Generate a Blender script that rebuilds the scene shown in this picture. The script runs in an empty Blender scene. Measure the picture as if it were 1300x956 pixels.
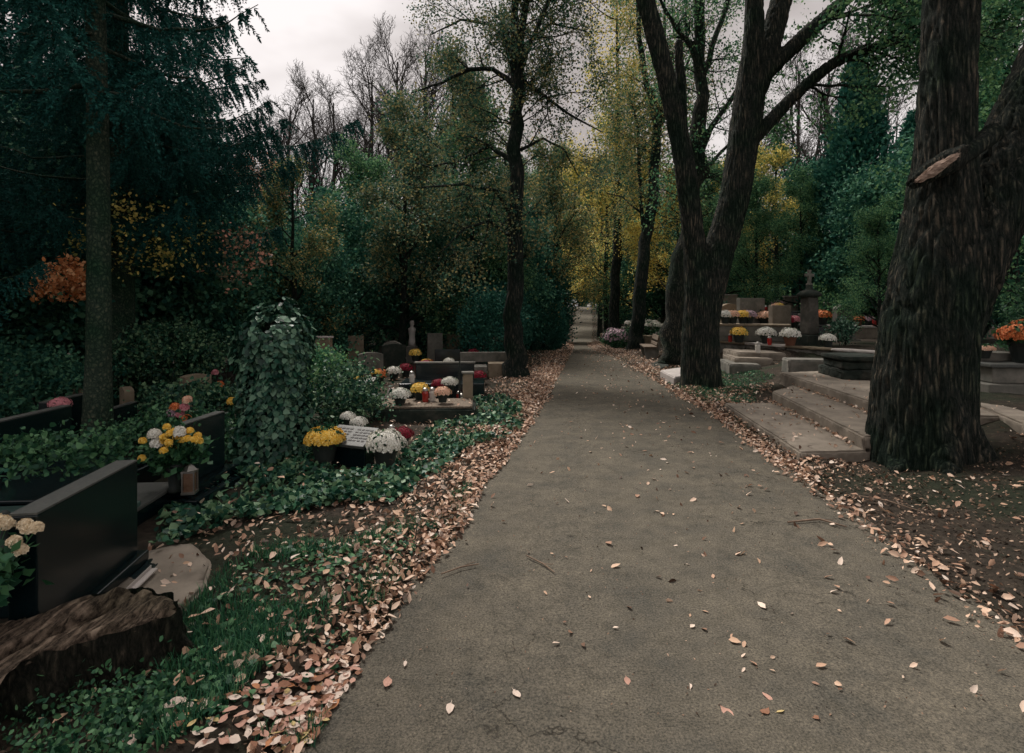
import bpy, bmesh, math, random
import numpy as np
from mathutils import Vector, Matrix, noise

# ------------------------------------------------------------------ camera, sky, sun, exposure
SC = bpy.context.scene
COL = SC.collection
R = math.radians
F, HX, HY, CH = 722.0, 650.0, 392.0, 1.6          # focal length and horizon of the photograph (pixels), eye height (m)

cd = bpy.data.cameras.new("camera")
cam = bpy.data.objects.new("camera", cd); COL.objects.link(cam)
cam.location = (0, 0, CH); cam.rotation_euler = (R(90), 0, 0)
cd.sensor_width = 36; cd.lens = 36 * F / 1300; cd.shift_y = -(478 - HY) / 1300
cd.clip_start = 0.05; cd.clip_end = 2000
SC.camera = cam

SUN_EL, SUN_AZ = 56, -32                          # degrees; azimuth from +Y, negative = to the left
w = bpy.data.worlds.new("World"); SC.world = w; w.use_nodes = True
nt = w.node_tree; nt.nodes.clear()
out = nt.nodes.new('ShaderNodeOutputWorld'); bg = nt.nodes.new('ShaderNodeBackground')
sky = nt.nodes.new('ShaderNodeTexSky'); sky.sky_type = 'NISHITA'; sky.sun_disc = False
sky.sun_elevation = R(SUN_EL); sky.sun_rotation = R(SUN_AZ); sky.dust_density = 4; sky.air_density = 1.5
hsv = nt.nodes.new('ShaderNodeHueSaturation'); hsv.inputs['Saturation'].default_value = 0.12
mixg = nt.nodes.new('ShaderNodeMix'); mixg.data_type = 'RGBA'; mixg.inputs[0].default_value = 0.86
mixg.inputs[7].default_value = (6.85, 6.5, 6.4, 1)
tc = nt.nodes.new('ShaderNodeTexCoord'); mp = nt.nodes.new('ShaderNodeMapping'); mp.inputs['Scale'].default_value = (1, 1, 2.2)
mp.inputs['Location'].default_value = (0.75, 0.4, 0.3)
ns = nt.nodes.new('ShaderNodeTexNoise'); ns.inputs['Scale'].default_value = 1.6; ns.inputs['Detail'].default_value = 5
rp = nt.nodes.new('ShaderNodeValToRGB')
rp.color_ramp.elements[0].position = 0.40; rp.color_ramp.elements[0].color = (0.5, 0.47, 0.46, 1)
rp.color_ramp.elements[1].position = 0.6; rp.color_ramp.elements[1].color = (1.02, 1.0, 1.0, 1)
mul = nt.nodes.new('ShaderNodeMix'); mul.data_type = 'RGBA'; mul.blend_type = 'MULTIPLY'; mul.inputs[0].default_value = 1
L = nt.links.new
L(sky.outputs[0], hsv.inputs['Color']); L(hsv.outputs[0], mixg.inputs[6])
L(tc.outputs['Generated'], mp.inputs[0]); L(mp.outputs[0], ns.inputs['Vector']); L(ns.outputs[0], rp.inputs[0])
L(mixg.outputs[2], mul.inputs[6]); L(rp.outputs[0], mul.inputs[7]); L(mul.outputs[2], bg.inputs[0])
bg.inputs[1].default_value = 0.05
L(bg.outputs[0], out.inputs[0])

sl = bpy.data.lights.new("sun", 'SUN'); sl.energy = 1.5; sl.angle = R(18); sl.color = (1.0, 0.93, 0.86)
so = bpy.data.objects.new("sun", sl); COL.objects.link(so)
sd = Vector((math.sin(R(SUN_AZ)) * math.cos(R(SUN_EL)), math.cos(R(SUN_AZ)) * math.cos(R(SUN_EL)), math.sin(R(SUN_EL))))
so.rotation_euler = sd.to_track_quat('Z', 'Y').to_euler()
so.location = (0, 0, 40)

SC.view_settings.view_transform = 'Standard'; SC.view_settings.look = 'None'
SC.view_settings.exposure = 1.5; SC.view_settings.gamma = 1; SC.view_settings.use_curve_mapping = False
SC.render.engine = 'CYCLES'
cy = SC.cycles
cy.use_denoising = True; cy.max_bounces = 5; cy.diffuse_bounces = 3; cy.glossy_bounces = 2; cy.transmission_bounces = 4
cy.transparent_max_bounces = 4; cy.use_adaptive_sampling = True; cy.adaptive_threshold = 0.02
cy.caustics_reflective = False; cy.caustics_refractive = False

rng = np.random.default_rng(11)
random.seed(5)

# ------------------------------------------------------------------ helpers
def P(px, d, py=None, z=None):
    """point at distance d seen at column px, at row py or at height z"""
    x = (px - HX) / F * d
    return (x, d, CH - (py - HY) / F * d if py is not None else (z if z is not None else 0.0))

def G(px, py, z=0.0):
    """point of a level surface at height z seen at (px, py)"""
    d = (CH - z) * F / (py - HY)
    return ((px - HX) / F * d, d, z)

def mesh(name, V, faces, smooth=False):
    """faces: list of int arrays, each (M,k)"""
    V = np.asarray(V, dtype=np.float32)
    m = bpy.data.meshes.new(name)
    faces = [np.asarray(f, dtype=np.int32) for f in faces if len(f)]
    nl = sum(f.size for f in faces); nf = sum(len(f) for f in faces)
    m.vertices.add(len(V)); m.vertices.foreach_set('co', V.ravel())
    m.loops.add(nl); m.polygons.add(nf)
    li = np.concatenate([f.ravel() for f in faces]); m.loops.foreach_set('vertex_index', li)
    tot = np.concatenate([np.full(len(f), f.shape[1], dtype=np.int32) for f in faces])
    st = np.concatenate([[0], np.cumsum(tot)[:-1]]).astype(np.int32)
    m.polygons.foreach_set('loop_start', st); m.polygons.foreach_set('loop_total', tot)
    if smooth: m.polygons.foreach_set('use_smooth', np.ones(nf, dtype=bool))
    m.update(calc_edges=True)
    return m

def tag(o, label=None, cat=None, group=None, kind=None):
    if label: o['label'] = label
    if cat: o['category'] = cat
    if group: o['group'] = group
    if kind: o['kind'] = kind
    return o

def link(name, me, mat, parent=None, loc=None, rz=None, bevel=0):
    o = bpy.data.objects.new(name, me); COL.objects.link(o)
    if mat is not None and not me.materials: me.materials.append(mat)
    if parent is not None: o.parent = parent
    if loc is not None: o.location = loc
    if rz is not None: o.rotation_euler = (0, 0, rz)
    if bevel:
        b = o.modifiers.new('bevel', 'BEVEL'); b.width = bevel; b.segments = 2; b.limit_method = 'ANGLE'
    return o

def thing(name, label, cat, loc=(0, 0, 0), rz=0, group=None):
    o = bpy.data.objects.new(name, None); COL.objects.link(o); o.empty_display_size = .2
    o.location = loc; o.rotation_euler = (0, 0, rz)
    return tag(o, label, cat, group)

def dup(root, loc=None, rz=0, scale=None, label=None, group=None, mats=None):
    """copy of a thing with copies of its parts and sub-parts; mats: {part name stem: material}"""
    def cp(o, par):
        c = o.copy(); COL.objects.link(c)
        if par is not None: c.parent = par
        if mats and c.type == 'MESH':
            k = o.name.split('.')[0]
            if k in mats:
                c.material_slots[0].link = 'OBJECT'; c.material_slots[0].material = mats[k]
        for ch in KIDS(o): cp(ch, c)
        return c
    r = cp(root, None)
    if loc is not None: r.location = loc
    r.rotation_euler = (0, 0, rz)
    if scale is not None: r.scale = scale if hasattr(scale, '__len__') else (scale,) * 3
    if label: r['label'] = label
    if group: r['group'] = group
    return r

def KIDS(o): return [c for c in o.children]

class MB:
    """collects polygons for one mesh object"""
    def __init__(s): s.v = []; s.f = []
    def add(s, vs, fs):
        b = len(s.v); s.v += [tuple(v) for v in vs]; s.f += [tuple(i + b for i in f) for f in fs]; return s
    def box(s, c, size, rz=0, top=1.0, tilt=0):
        x, y, z = [k / 2 for k in size]; vs = []
        for sz in (-1, 1):
            k = top if sz > 0 else 1
            for sx, sy in ((-1, -1), (1, -1), (1, 1), (-1, 1)):
                v = Vector((sx * x * k, sy * y * k, sz * z))
                if tilt: v.rotate(Matrix.Rotation(tilt, 3, 'X'))
                if rz: v.rotate(Matrix.Rotation(rz, 3, 'Z'))
                vs.append(v + Vector(c))
        return s.add(vs, [(0, 3, 2, 1), (4, 5, 6, 7), (0, 1, 5, 4), (1, 2, 6, 5), (2, 3, 7, 6), (3, 0, 4, 7)])
    def lathe(s, prof, n=16, c=(0, 0, 0)):
        vs = []; fs = []
        for (r, z) in prof:
            for k in range(n):
                a = 2 * math.pi * k / n; vs.append((c[0] + r * math.cos(a), c[1] + r * math.sin(a), c[2] + z))
        for i in range(len(prof) - 1):
            for k in range(n):
                k2 = (k + 1) % n; fs.append((i * n + k, i * n + k2, (i + 1) * n + k2, (i + 1) * n + k))
        fs.append(tuple(range(n))[::-1]); fs.append(tuple((len(prof) - 1) * n + k for k in range(n)))
        return s.add(vs, fs)
    def prism(s, poly, z0, z1, shrink=1.0):
        n = len(poly); cx = sum(p[0] for p in poly) / n; cy_ = sum(p[1] for p in poly) / n
        vs = [(p[0], p[1], z0) for p in poly] + [(cx + (p[0] - cx) * shrink, cy_ + (p[1] - cy_) * shrink, z1) for p in poly]
        fs = [tuple(range(n))[::-1], tuple(range(n, 2 * n))] + [(i, (i + 1) % n, n + (i + 1) % n, n + i) for i in range(n)]
        return s.add(vs, fs)
    def tube(s, pts, rad, n=8):
        V, Fq = tube_arr(np.array(pts, float), np.array(rad, float), n); b = len(s.v)
        s.v += [tuple(v) for v in V]; s.f += [tuple(int(i) + b for i in f) for f in Fq]
        s.f.append(tuple(b + k for k in range(n))[::-1]); s.f.append(tuple(b + len(V) - n + k for k in range(n)))
        return s
    def mesh(s, name, smooth=False):
        m = bpy.data.meshes.new(name); m.from_pydata(s.v, [], s.f)
        bm = bmesh.new(); bm.from_mesh(m); bmesh.ops.recalc_face_normals(bm, faces=bm.faces); bm.to_mesh(m); bm.free()
        if smooth:
            for p in m.polygons: p.use_smooth = True
        return m
    def build(s, name, mat, parent=None, loc=None, rz=None, bevel=0, smooth=False):
        return link(name, s.mesh(name, smooth), mat, parent, loc, rz, bevel)

def rough_block(poly, z0, z1, res=.07, amp=.008, seed=0):
    """weathered stone block on a convex polygon footprint: subdivided and worn"""
    m = MB().prism(poly, z0, z1).mesh('t')
    bm = bmesh.new(); bm.from_mesh(m)
    bmesh.ops.bevel(bm, geom=bm.edges[:], offset=min(.018, (z1 - z0) * .2), segments=2, affect='EDGES')
    bmesh.ops.triangulate(bm, faces=bm.faces)
    for _ in range(7):
        es = [e for e in bm.edges if e.calc_length() > res]
        if not es or len(bm.verts) > 14000: break
        bmesh.ops.subdivide_edges(bm, edges=es, cuts=1)
        bmesh.ops.triangulate(bm, faces=[f for f in bm.faces if len(f.verts) > 3])
    bm.normal_update()
    for v in bm.verts:
        p = v.co * 4 + Vector((seed, seed * 2, 0))
        v.co += v.normal * (noise.noise(p) * amp + noise.noise(p * 4) * amp * .5)
    me = bpy.data.meshes.new('stone'); bm.to_mesh(me); bm.free()
    for p in me.polygons: p.use_smooth = True
    return me

def unit(a):
    return a / np.maximum(np.linalg.norm(a, axis=-1, keepdims=True), 1e-9)

def tube_arr(pts, rad, n):
    k = len(pts)
    t = unit(np.gradient(pts, axis=0))
    ref = np.array([0.0, 0, 1]) if abs(t[k // 2][2]) < .9 else np.array([1.0, 0, 0])
    a = unit(np.cross(t, ref)); b = np.cross(t, a)
    th = np.arange(n) * 2 * np.pi / n
    V = pts[:, None, :] + rad[:, None, None] * (np.cos(th)[None, :, None] * a[:, None, :] + np.sin(th)[None, :, None] * b[:, None, :])
    V = V.reshape(-1, 3)
    i = np.arange(k - 1)[:, None] * n; j = np.arange(n)[None, :]; j2 = (j + 1) % n
    Fq = np.stack([i + j, i + j2, i + n + j2, i + n + j], -1).reshape(-1, 4)
    return V, Fq

def tubes(lines):
    """lines: list of (pts, radii, sides) -> V, F"""
    Vs = []; Fs = []; b = 0
    for pts, rad, n in lines:
        V, Fq = tube_arr(np.asarray(pts, float), np.asarray(rad, float), n)
        Vs.append(V); Fs.append(Fq + b); b += len(V)
    return np.concatenate(Vs), np.concatenate(Fs)

def frames(n, up=0.0, r=None):
    r = r if r is not None else rng
    N = unit(r.normal(size=(n, 3)) + np.array([0, 0, up])); T = unit(np.cross(N, r.normal(size=(n, 3))))
    return T, N

def leaf_arr(Pp, T, N, Ln, W, shape='rhomb', fold=.15):
    """one leaf blade per point"""
    Pp = np.asarray(Pp, float); n = len(Pp)
    Ln = np.broadcast_to(np.asarray(Ln, float), (n,))[:, None]; W = np.broadcast_to(np.asarray(W, float), (n,))[:, None]
    B = np.cross(N, T); u = N * W * 2 * fold
    if shape == 'rhomb':
        V = np.stack([Pp, Pp + T * Ln * .45 + B * W + u, Pp + T * Ln, Pp + T * Ln * .45 - B * W + u], 1).reshape(-1, 3)
        return V, (np.arange(n)[:, None] * 4 + np.array([[0, 1, 2, 3]]))
    if shape == 'heart': pr = ((-.08, .95), (.5, .75))
    elif shape == 'ivy': pr = ((.14, .95), (.62, .72))
    else: pr = ((.28, .85), (.66, .7))
    c = N * (Ln * .12)                                     # the tip curls
    V = np.stack([Pp, Pp + T * Ln * pr[0][0] + B * W * pr[0][1] + u, Pp + T * Ln * pr[1][0] + B * W * pr[1][1] + u, Pp + T * Ln + c,
                  Pp + T * Ln * pr[1][0] - B * W * pr[1][1] + u, Pp + T * Ln * pr[0][0] - B * W * pr[0][1] + u], 1).reshape(-1, 3)
    i = np.arange(n)[:, None] * 6
    return V, np.concatenate([i + np.array([[0, 1, 2, 3]]), i + np.array([[0, 3, 4, 5]])])

# ------------------------------------------------------------------ materials
def ramp(nt, cols):
    r = nt.nodes.new('ShaderNodeValToRGB'); e = r.color_ramp.elements
    while len(e) < len(cols): e.new(0.5)
    for i, c in enumerate(cols):
        e[i].position = i / max(1, len(cols) - 1) * .5 + .25 if len(c) == 3 else c[3]; e[i].color = (c[0], c[1], c[2], 1)
    return r

def mat(name, cols, rough=.8, scale=6, bump=0, bscale=25, island=0.0, stretch=(1, 1, 1), transl=0, spec=.3, metal=0, detail=5, bdist=.01):
    m = bpy.data.materials.new(name); m.use_nodes = True; nt = m.node_tree; Lk = nt.links.new
    b = nt.nodes['Principled BSDF']; b.inputs['Roughness'].default_value = rough; b.inputs['Metallic'].default_value = metal
    b.inputs['Specular IOR Level'].default_value = spec
    tc = nt.nodes.new('ShaderNodeTexCoord'); mp = nt.nodes.new('ShaderNodeMapping'); mp.inputs['Scale'].default_value = stretch
    Lk(tc.outputs['Object'], mp.inputs[0])
    n1 = nt.nodes.new('ShaderNodeTexNoise'); n1.inputs['Scale'].default_value = scale; n1.inputs['Detail'].default_value = detail
    n1.inputs['Roughness'].default_value = .62
    Lk(mp.outputs[0], n1.inputs['Vector'])
    fac = n1.outputs[0]
    if island:
        g = nt.nodes.new('ShaderNodeNewGeometry'); mx = nt.nodes.new('ShaderNodeMix')
        mx.inputs[0].default_value = island; Lk(fac, mx.inputs[2]); Lk(g.outputs['Random Per Island'], mx.inputs[3]); fac = mx.outputs[0]
    r = ramp(nt, cols); Lk(fac, r.inputs[0]); Lk(r.outputs[0], b.inputs['Base Color'])
    if bump:
        n2 = nt.nodes.new('ShaderNodeTexNoise'); n2.inputs['Scale'].default_value = bscale; n2.inputs['Detail'].default_value = 7
        n2.inputs['Roughness'].default_value = .7
        Lk(mp.outputs[0], n2.inputs['Vector'])
        bp = nt.nodes.new('ShaderNodeBump'); bp.inputs['Strength'].default_value = bump; bp.inputs['Distance'].default_value = bdist
        Lk(n2.outputs[0], bp.inputs['Height']); Lk(bp.outputs[0], b.inputs['Normal'])
    if transl:
        o = nt.nodes['Material Output']; tr = nt.nodes.new('ShaderNodeBsdfTranslucent'); ms = nt.nodes.new('ShaderNodeMixShader')
        ms.inputs[0].default_value = transl
        Lk(r.outputs[0], tr.inputs[0]); Lk(b.outputs[0], ms.inputs[1]); Lk(tr.outputs[0], ms.inputs[2]); Lk(ms.outputs[0], o.inputs[0])
    return m

M = {}
def bark_mat(name, deep, mid, high, sc=11, st=.17, dist=.035, moss_shade=None, axis=None):
    m = bpy.data.materials.new(name); m.use_nodes = True; nt = m.node_tree; Lk = nt.links.new
    b = nt.nodes['Principled BSDF']; b.inputs['Roughness'].default_value = .92; b.inputs['Specular IOR Level'].default_value = .15
    tc = nt.nodes.new('ShaderNodeTexCoord'); mp = nt.nodes.new('ShaderNodeMapping'); mp.inputs['Scale'].default_value = axis or (1, 1, st); Lk(tc.outputs['Object'], mp.inputs[0])
    wn = nt.nodes.new('ShaderNodeTexNoise'); wn.inputs['Scale'].default_value = sc * .6; wn.inputs['Detail'].default_value = 6; wn.inputs['Roughness'].default_value = .65; Lk(mp.outputs[0], wn.inputs['Vector'])
    sc_ = nt.nodes.new('ShaderNodeVectorMath'); sc_.operation = 'SCALE'; sc_.inputs['Scale'].default_value = 1.9 / sc; Lk(wn.outputs[1], sc_.inputs[0])
    ad = nt.nodes.new('ShaderNodeVectorMath'); ad.operation = 'ADD'; Lk(mp.outputs[0], ad.inputs[0]); Lk(sc_.outputs[0], ad.inputs[1])
    vo = nt.nodes.new('ShaderNodeTexVoronoi'); vo.feature = 'DISTANCE_TO_EDGE'; vo.inputs['Scale'].default_value = sc; Lk(ad.outputs[0], vo.inputs['Vector'])
    n2 = nt.nodes.new('ShaderNodeTexNoise'); n2.inputs['Scale'].default_value = sc * 3; n2.inputs['Detail'].default_value = 8; n2.inputs['Roughness'].default_value = .75; Lk(ad.outputs[0], n2.inputs['Vector'])
    mr = nt.nodes.new('ShaderNodeMapRange'); mr.inputs[1].default_value = 0; mr.inputs[2].default_value = .42; Lk(vo.outputs['Distance'], mr.inputs[0])
    ma = nt.nodes.new('ShaderNodeMath'); ma.operation = 'MULTIPLY_ADD'; ma.inputs[1].default_value = 1.25; Lk(n2.outputs[0], ma.inputs[0]); Lk(mr.outputs[0], ma.inputs[2])
    r = ramp(nt, [deep + (.34,), mid + (.75,), high + (1.15,)]); r.color_ramp.elements[2].position = 1.0
    n3 = nt.nodes.new('ShaderNodeTexNoise'); n3.inputs['Scale'].default_value = sc * 1.6; n3.inputs['Detail'].default_value = 9; n3.inputs['Roughness'].default_value = .78
    sq = nt.nodes.new('ShaderNodeMapping'); sq.inputs['Scale'].default_value = (1, 1, .55); Lk(tc.outputs['Object'], sq.inputs[0]); Lk(sq.outputs[0], n3.inputs['Vector'])
    mb_ = nt.nodes.new('ShaderNodeMath'); mb_.operation = 'MULTIPLY_ADD'; mb_.inputs[1].default_value = 1.5; Lk(n3.outputs[0], mb_.inputs[0])
    m0 = nt.nodes.new('ShaderNodeMath'); m0.operation = 'ADD'; m0.inputs[1].default_value = -.75; Lk(ma.outputs[0], m0.inputs[0]); Lk(m0.outputs[0], mb_.inputs[2]); ma = mb_
    m2 = nt.nodes.new('ShaderNodeMath'); m2.operation = 'MULTIPLY'; m2.inputs[1].default_value = .62; Lk(ma.outputs[0], m2.inputs[0]); Lk(m2.outputs[0], r.inputs[0])
    big = nt.nodes.new('ShaderNodeTexNoise'); big.inputs['Scale'].default_value = 1.7; big.inputs['Detail'].default_value = 6; Lk(tc.outputs['Object'], big.inputs['Vector'])
    br = ramp(nt, [(0, 0, 0, .45), (1, 1, 1, .62)]); Lk(big.outputs[0], br.inputs[0])
    mx = nt.nodes.new('ShaderNodeMix'); mx.data_type = 'RGBA'; mx.blend_type = 'MULTIPLY'; mx.inputs[7].default_value = (*(moss_shade or (.45, .75, .62)), 1)  # patchy tint puts moss and the teal of shadows into the bark colour
    Lk(br.outputs[0], mx.inputs[0]); Lk(r.outputs[0], mx.inputs[6]); Lk(mx.outputs[2], b.inputs['Base Color'])
    bp = nt.nodes.new('ShaderNodeBump'); bp.inputs['Strength'].default_value = 1.0; bp.inputs['Distance'].default_value = dist
    Lk(ma.outputs[0], bp.inputs['Height']); Lk(bp.outputs[0], b.inputs['Normal'])
    return m
M['bark'] = bark_mat('bark_rough', (.010, .018, .016), (.060, .062, .051), (.19, .16, .12), 24, .11, .03)
M['bark_far'] = bark_mat('bark_dark', (.007, .015, .014), (.036, .044, .037), (.12, .10, .078), 22, .13, .025)
M['bark_spruce'] = bark_mat('bark_spruce', (.018, .035, .026), (.06, .085, .06), (.13, .13, .09), 26, .8, .010, (.35, .7, .55))
M['twig'] = mat('bare_twig', [(.02, .02, .018), (.045, .04, .034)], .9, 5)
M['torn'] = mat('torn_wood', [(.09, .06, .045), (.36, .26, .20), (.58, .45, .37)], .85, 22, .9, 50, stretch=(.45, 1, 1.4), bdist=.02)
def leafm(n, cols, isl=.6, tr=.3, rough=.6, scale=1.2, spec=.25): return mat(n, [tuple(min(.85, v * 1.3) for v in c[:3]) for c in cols], rough, scale, island=isl, transl=tr, spec=spec)
M['spruce'] = leafm('spruce_needles', [(.004, .032, .030), (.011, .066, .058), (.026, .11, .088)], .4, .05, .8, spec=.1)
M['yew'] = leafm('yew_foliage', [(.012, .06, .046), (.035, .12, .08), (.09, .21, .12)], .6, .2, spec=.08)
M['thuja'] = leafm('thuja_foliage', [(.008, .05, .042), (.022, .095, .072), (.05, .15, .10)], .5, .15, scale=2, spec=.08)
M['green'] = leafm('green_leaves', [(.02, .075, .045), (.06, .16, .08), (.16, .28, .12)], .6, .35, spec=.12)
M['olive'] = leafm('olive_leaves', [(.025, .08, .048), (.07, .14, .072), (.15, .18, .08), (.34, .26, .10)], .65, .4, spec=.12)
M['russet'] = leafm('russet_olive_leaves', [(.018, .065, .045), (.05, .11, .068), (.09, .135, .08), (.24, .21, .09)], .7, .35, spec=.12)
M['yellow'] = leafm('yellow_leaves', [(.2, .18, .05), (.5, .34, .08), (.8, .54, .13), (.9, .66, .24)], .6, .4)
M['yelgreen'] = leafm('yellow_green_leaves', [(.07, .13, .045), (.24, .26, .08), (.55, .43, .11), (.75, .55, .17)], .6, .4)
M['orange'] = leafm('orange_leaves', [(.2, .07, .03), (.5, .2, .07), (.75, .38, .2)], .6, .35)
M['pink'] = leafm('pinkish_leaves', [(.04, .07, .04), (.12, .10, .06), (.5, .24, .17)], .6, .35)
M['ivy'] = leafm('ivy_leaves', [(.005, .03, .02), (.012, .055, .035), (.03, .095, .058), (.09, .17, .11)], .8, .05, .45, 3, .35)
M['ivyg'] = leafm('ground_ivy_leaves', [(.005, .035, .022), (.014, .065, .038), (.038, .12, .062), (.11, .19, .10)], .8, .1, .5, 3, .3)
M['bramble'] = leafm('bramble_leaves', [(.01, .045, .025), (.03, .095, .045), (.08, .18, .08)], .7, .15, .5, 3)
M['grass'] = leafm('grass_blades', [(.008, .05, .028), (.02, .095, .045), (.055, .15, .065)], .7, .2, .5, 2)
M['litter'] = mat('fallen_leaf_mix', [(.06, .035, .022, .1), (.20, .11, .07, .24), (.42, .25, .17, .42), (.60, .40, .27, .58), (.70, .52, .40, .78), (.84, .74, .64, .97)], .65, 3, island=.85, transl=.1)
LC = {'pale': [(.72, .56, .46), (.8, .68, .58)], 'pink': [(.5, .27, .2), (.66, .40, .31)], 'brown': [(.2, .09, .05), (.36, .18, .11)],
      'orange': [(.5, .2, .09), (.62, .3, .15)], 'yellowish': [(.55, .42, .17), (.66, .52, .26)]}
for k, c in LC.items(): M['leaf_' + k] = mat('fallen_leaf_' + k, c, .6, 40, .4, 60, transl=.08)
M['concrete'] = mat('worn_concrete', [(.10, .088, .07), (.21, .18, .145), (.30, .26, .21)], .92, 3.5, .5, 45, detail=9)
M['stone'] = mat('grey_gravestone', [(.07, .075, .065), (.15, .145, .125), (.24, .22, .19)], .85, 5, .4, 50, detail=8)
M['beige'] = mat('beige_gravestone', [(.17, .135, .09), (.27, .22, .16)], .85, 7, .4, 60)
M['marble'] = mat('pale_marble', [(.34, .31, .29), (.52, .48, .45)], .6, 5, .2, 40)
M['mossy'] = mat('mossy_stone', [(.008, .016, .013), (.022, .03, .024), (.06, .056, .045)], .95, 6, .8, 30)
M['granite'] = mat('black_granite', [(.0015, .007, .009), (.003, .012, .014)], .22, 60, spec=.5)
M['granite_top'] = mat('grey_granite', [(.05, .06, .058), (.11, .11, .10)], .5, 60, .1, 90)
M['teal_slab'] = mat('teal_grey_granite', [(.03, .065, .06), (.055, .09, .08)], .45, 30)
M['dark_pot'] = mat('dark_pot', [(.012, .02, .02), (.03, .035, .03)], .6, 9)
M['terracotta'] = mat('terracotta', [(.12, .05, .03), (.22, .10, .06)], .7, 9)
M['mumleaf'] = leafm('mum_foliage', [(.008, .04, .02), (.02, .08, .035), (.05, .13, .055)], .7, .1, .5, 6)
for k, c in {'yellow': [(.75, .42, .03), (.9, .6, .09), (.95, .75, .25)], 'white': [(.6, .58, .5), (.82, .8, .72), (.9, .9, .85)],
             'orange': [(.45, .10, .03), (.7, .2, .06), (.8, .33, .14)], 'pink': [(.5, .16, .2), (.7, .32, .34)], 'red': [(.16, .01, .02), (.36, .02, .05)],
             'peach': [(.75, .42, .28), (.85, .6, .45)], 'cream': [(.7, .55, .36), (.85, .74, .55)], 'lilac': [(.4, .26, .34), (.62, .45, .5)]}.items():
    M['fl_' + k] = mat('petals_' + k, c, .6, 8, island=.7, transl=.1)
M['copper'] = mat('copper_lantern', [(.25, .14, .09), (.5, .32, .22)], .35, 20, metal=.8)
M['redglass'] = mat('red_candle_glass', [(.25, .012, .012), (.4, .03, .02)], .15, 3, spec=.6)
M['whiteglass'] = mat('white_candle_glass', [(.5, .48, .44), (.7, .66, .6)], .2, 3, spec=.6)
M['metal'] = mat('dull_metal', [(.25, .24, .22), (.4, .38, .35)], .4, 10, metal=.9)
M['letters'] = mat('dark_lettering', [(.02, .02, .02), (.05, .045, .04)], .6, 10)
M['stick'] = mat('dead_twig', [(.10, .07, .05), (.24, .17, .12)], .85, 12)
M['benchwood'] = mat('bench_planks', [(.10, .075, .055), (.2, .16, .12)], .85, 10, .4, 40)
M['redheather'] = leafm('red_flower_mix', [(.05, .04, .03), (.3, .03, .04), (.5, .1, .1)], .8, .1)

def ground_mat():
    m = bpy.data.materials.new('cemetery_ground'); m.use_nodes = True; nt = m.node_tree; Lk = nt.links.new
    b = nt.nodes['Principled BSDF']; b.inputs['Roughness'].default_value = .95; b.inputs['Specular IOR Level'].default_value = .15
    tc = nt.nodes.new('ShaderNodeTexCoord')
    def nz(s, d=8, r=.6):
        n = nt.nodes.new('ShaderNodeTexNoise'); n.inputs['Scale'].default_value = s; n.inputs['Detail'].default_value = d; n.inputs['Roughness'].default_value = r
        Lk(tc.outputs['Object'], n.inputs['Vector']); return n.outputs[0]
    r1 = ramp(nt, [(.014, .014, .011), (.042, .034, .026), (.11, .085, .062)]); Lk(nz(14, 12, .8), r1.inputs[0])
    r2 = ramp(nt, [(.012, .022, .013), (.035, .045, .026)]); Lk(nz(14, 8, .7), r2.inputs[0])
    mk = ramp(nt, [(0, 0, 0, .47), (.8, .8, .8, .6)]); Lk(nz(.9, 6, .65), mk.inputs[0])
    mx = nt.nodes.new('ShaderNodeMix'); mx.data_type = 'RGBA'; Lk(mk.outputs[0], mx.inputs[0]); Lk(r1.outputs[0], mx.inputs[6]); Lk(r2.outputs[0], mx.inputs[7])
    Lk(mx.outputs[2], b.inputs['Base Color'])
    bp = nt.nodes.new('ShaderNodeBump'); bp.inputs['Strength'].default_value = .9; bp.inputs['Distance'].default_value = .03
    Lk(nz(30, 10, .8), bp.inputs['Height']); Lk(bp.outputs[0], b.inputs['Normal'])
    return m

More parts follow.
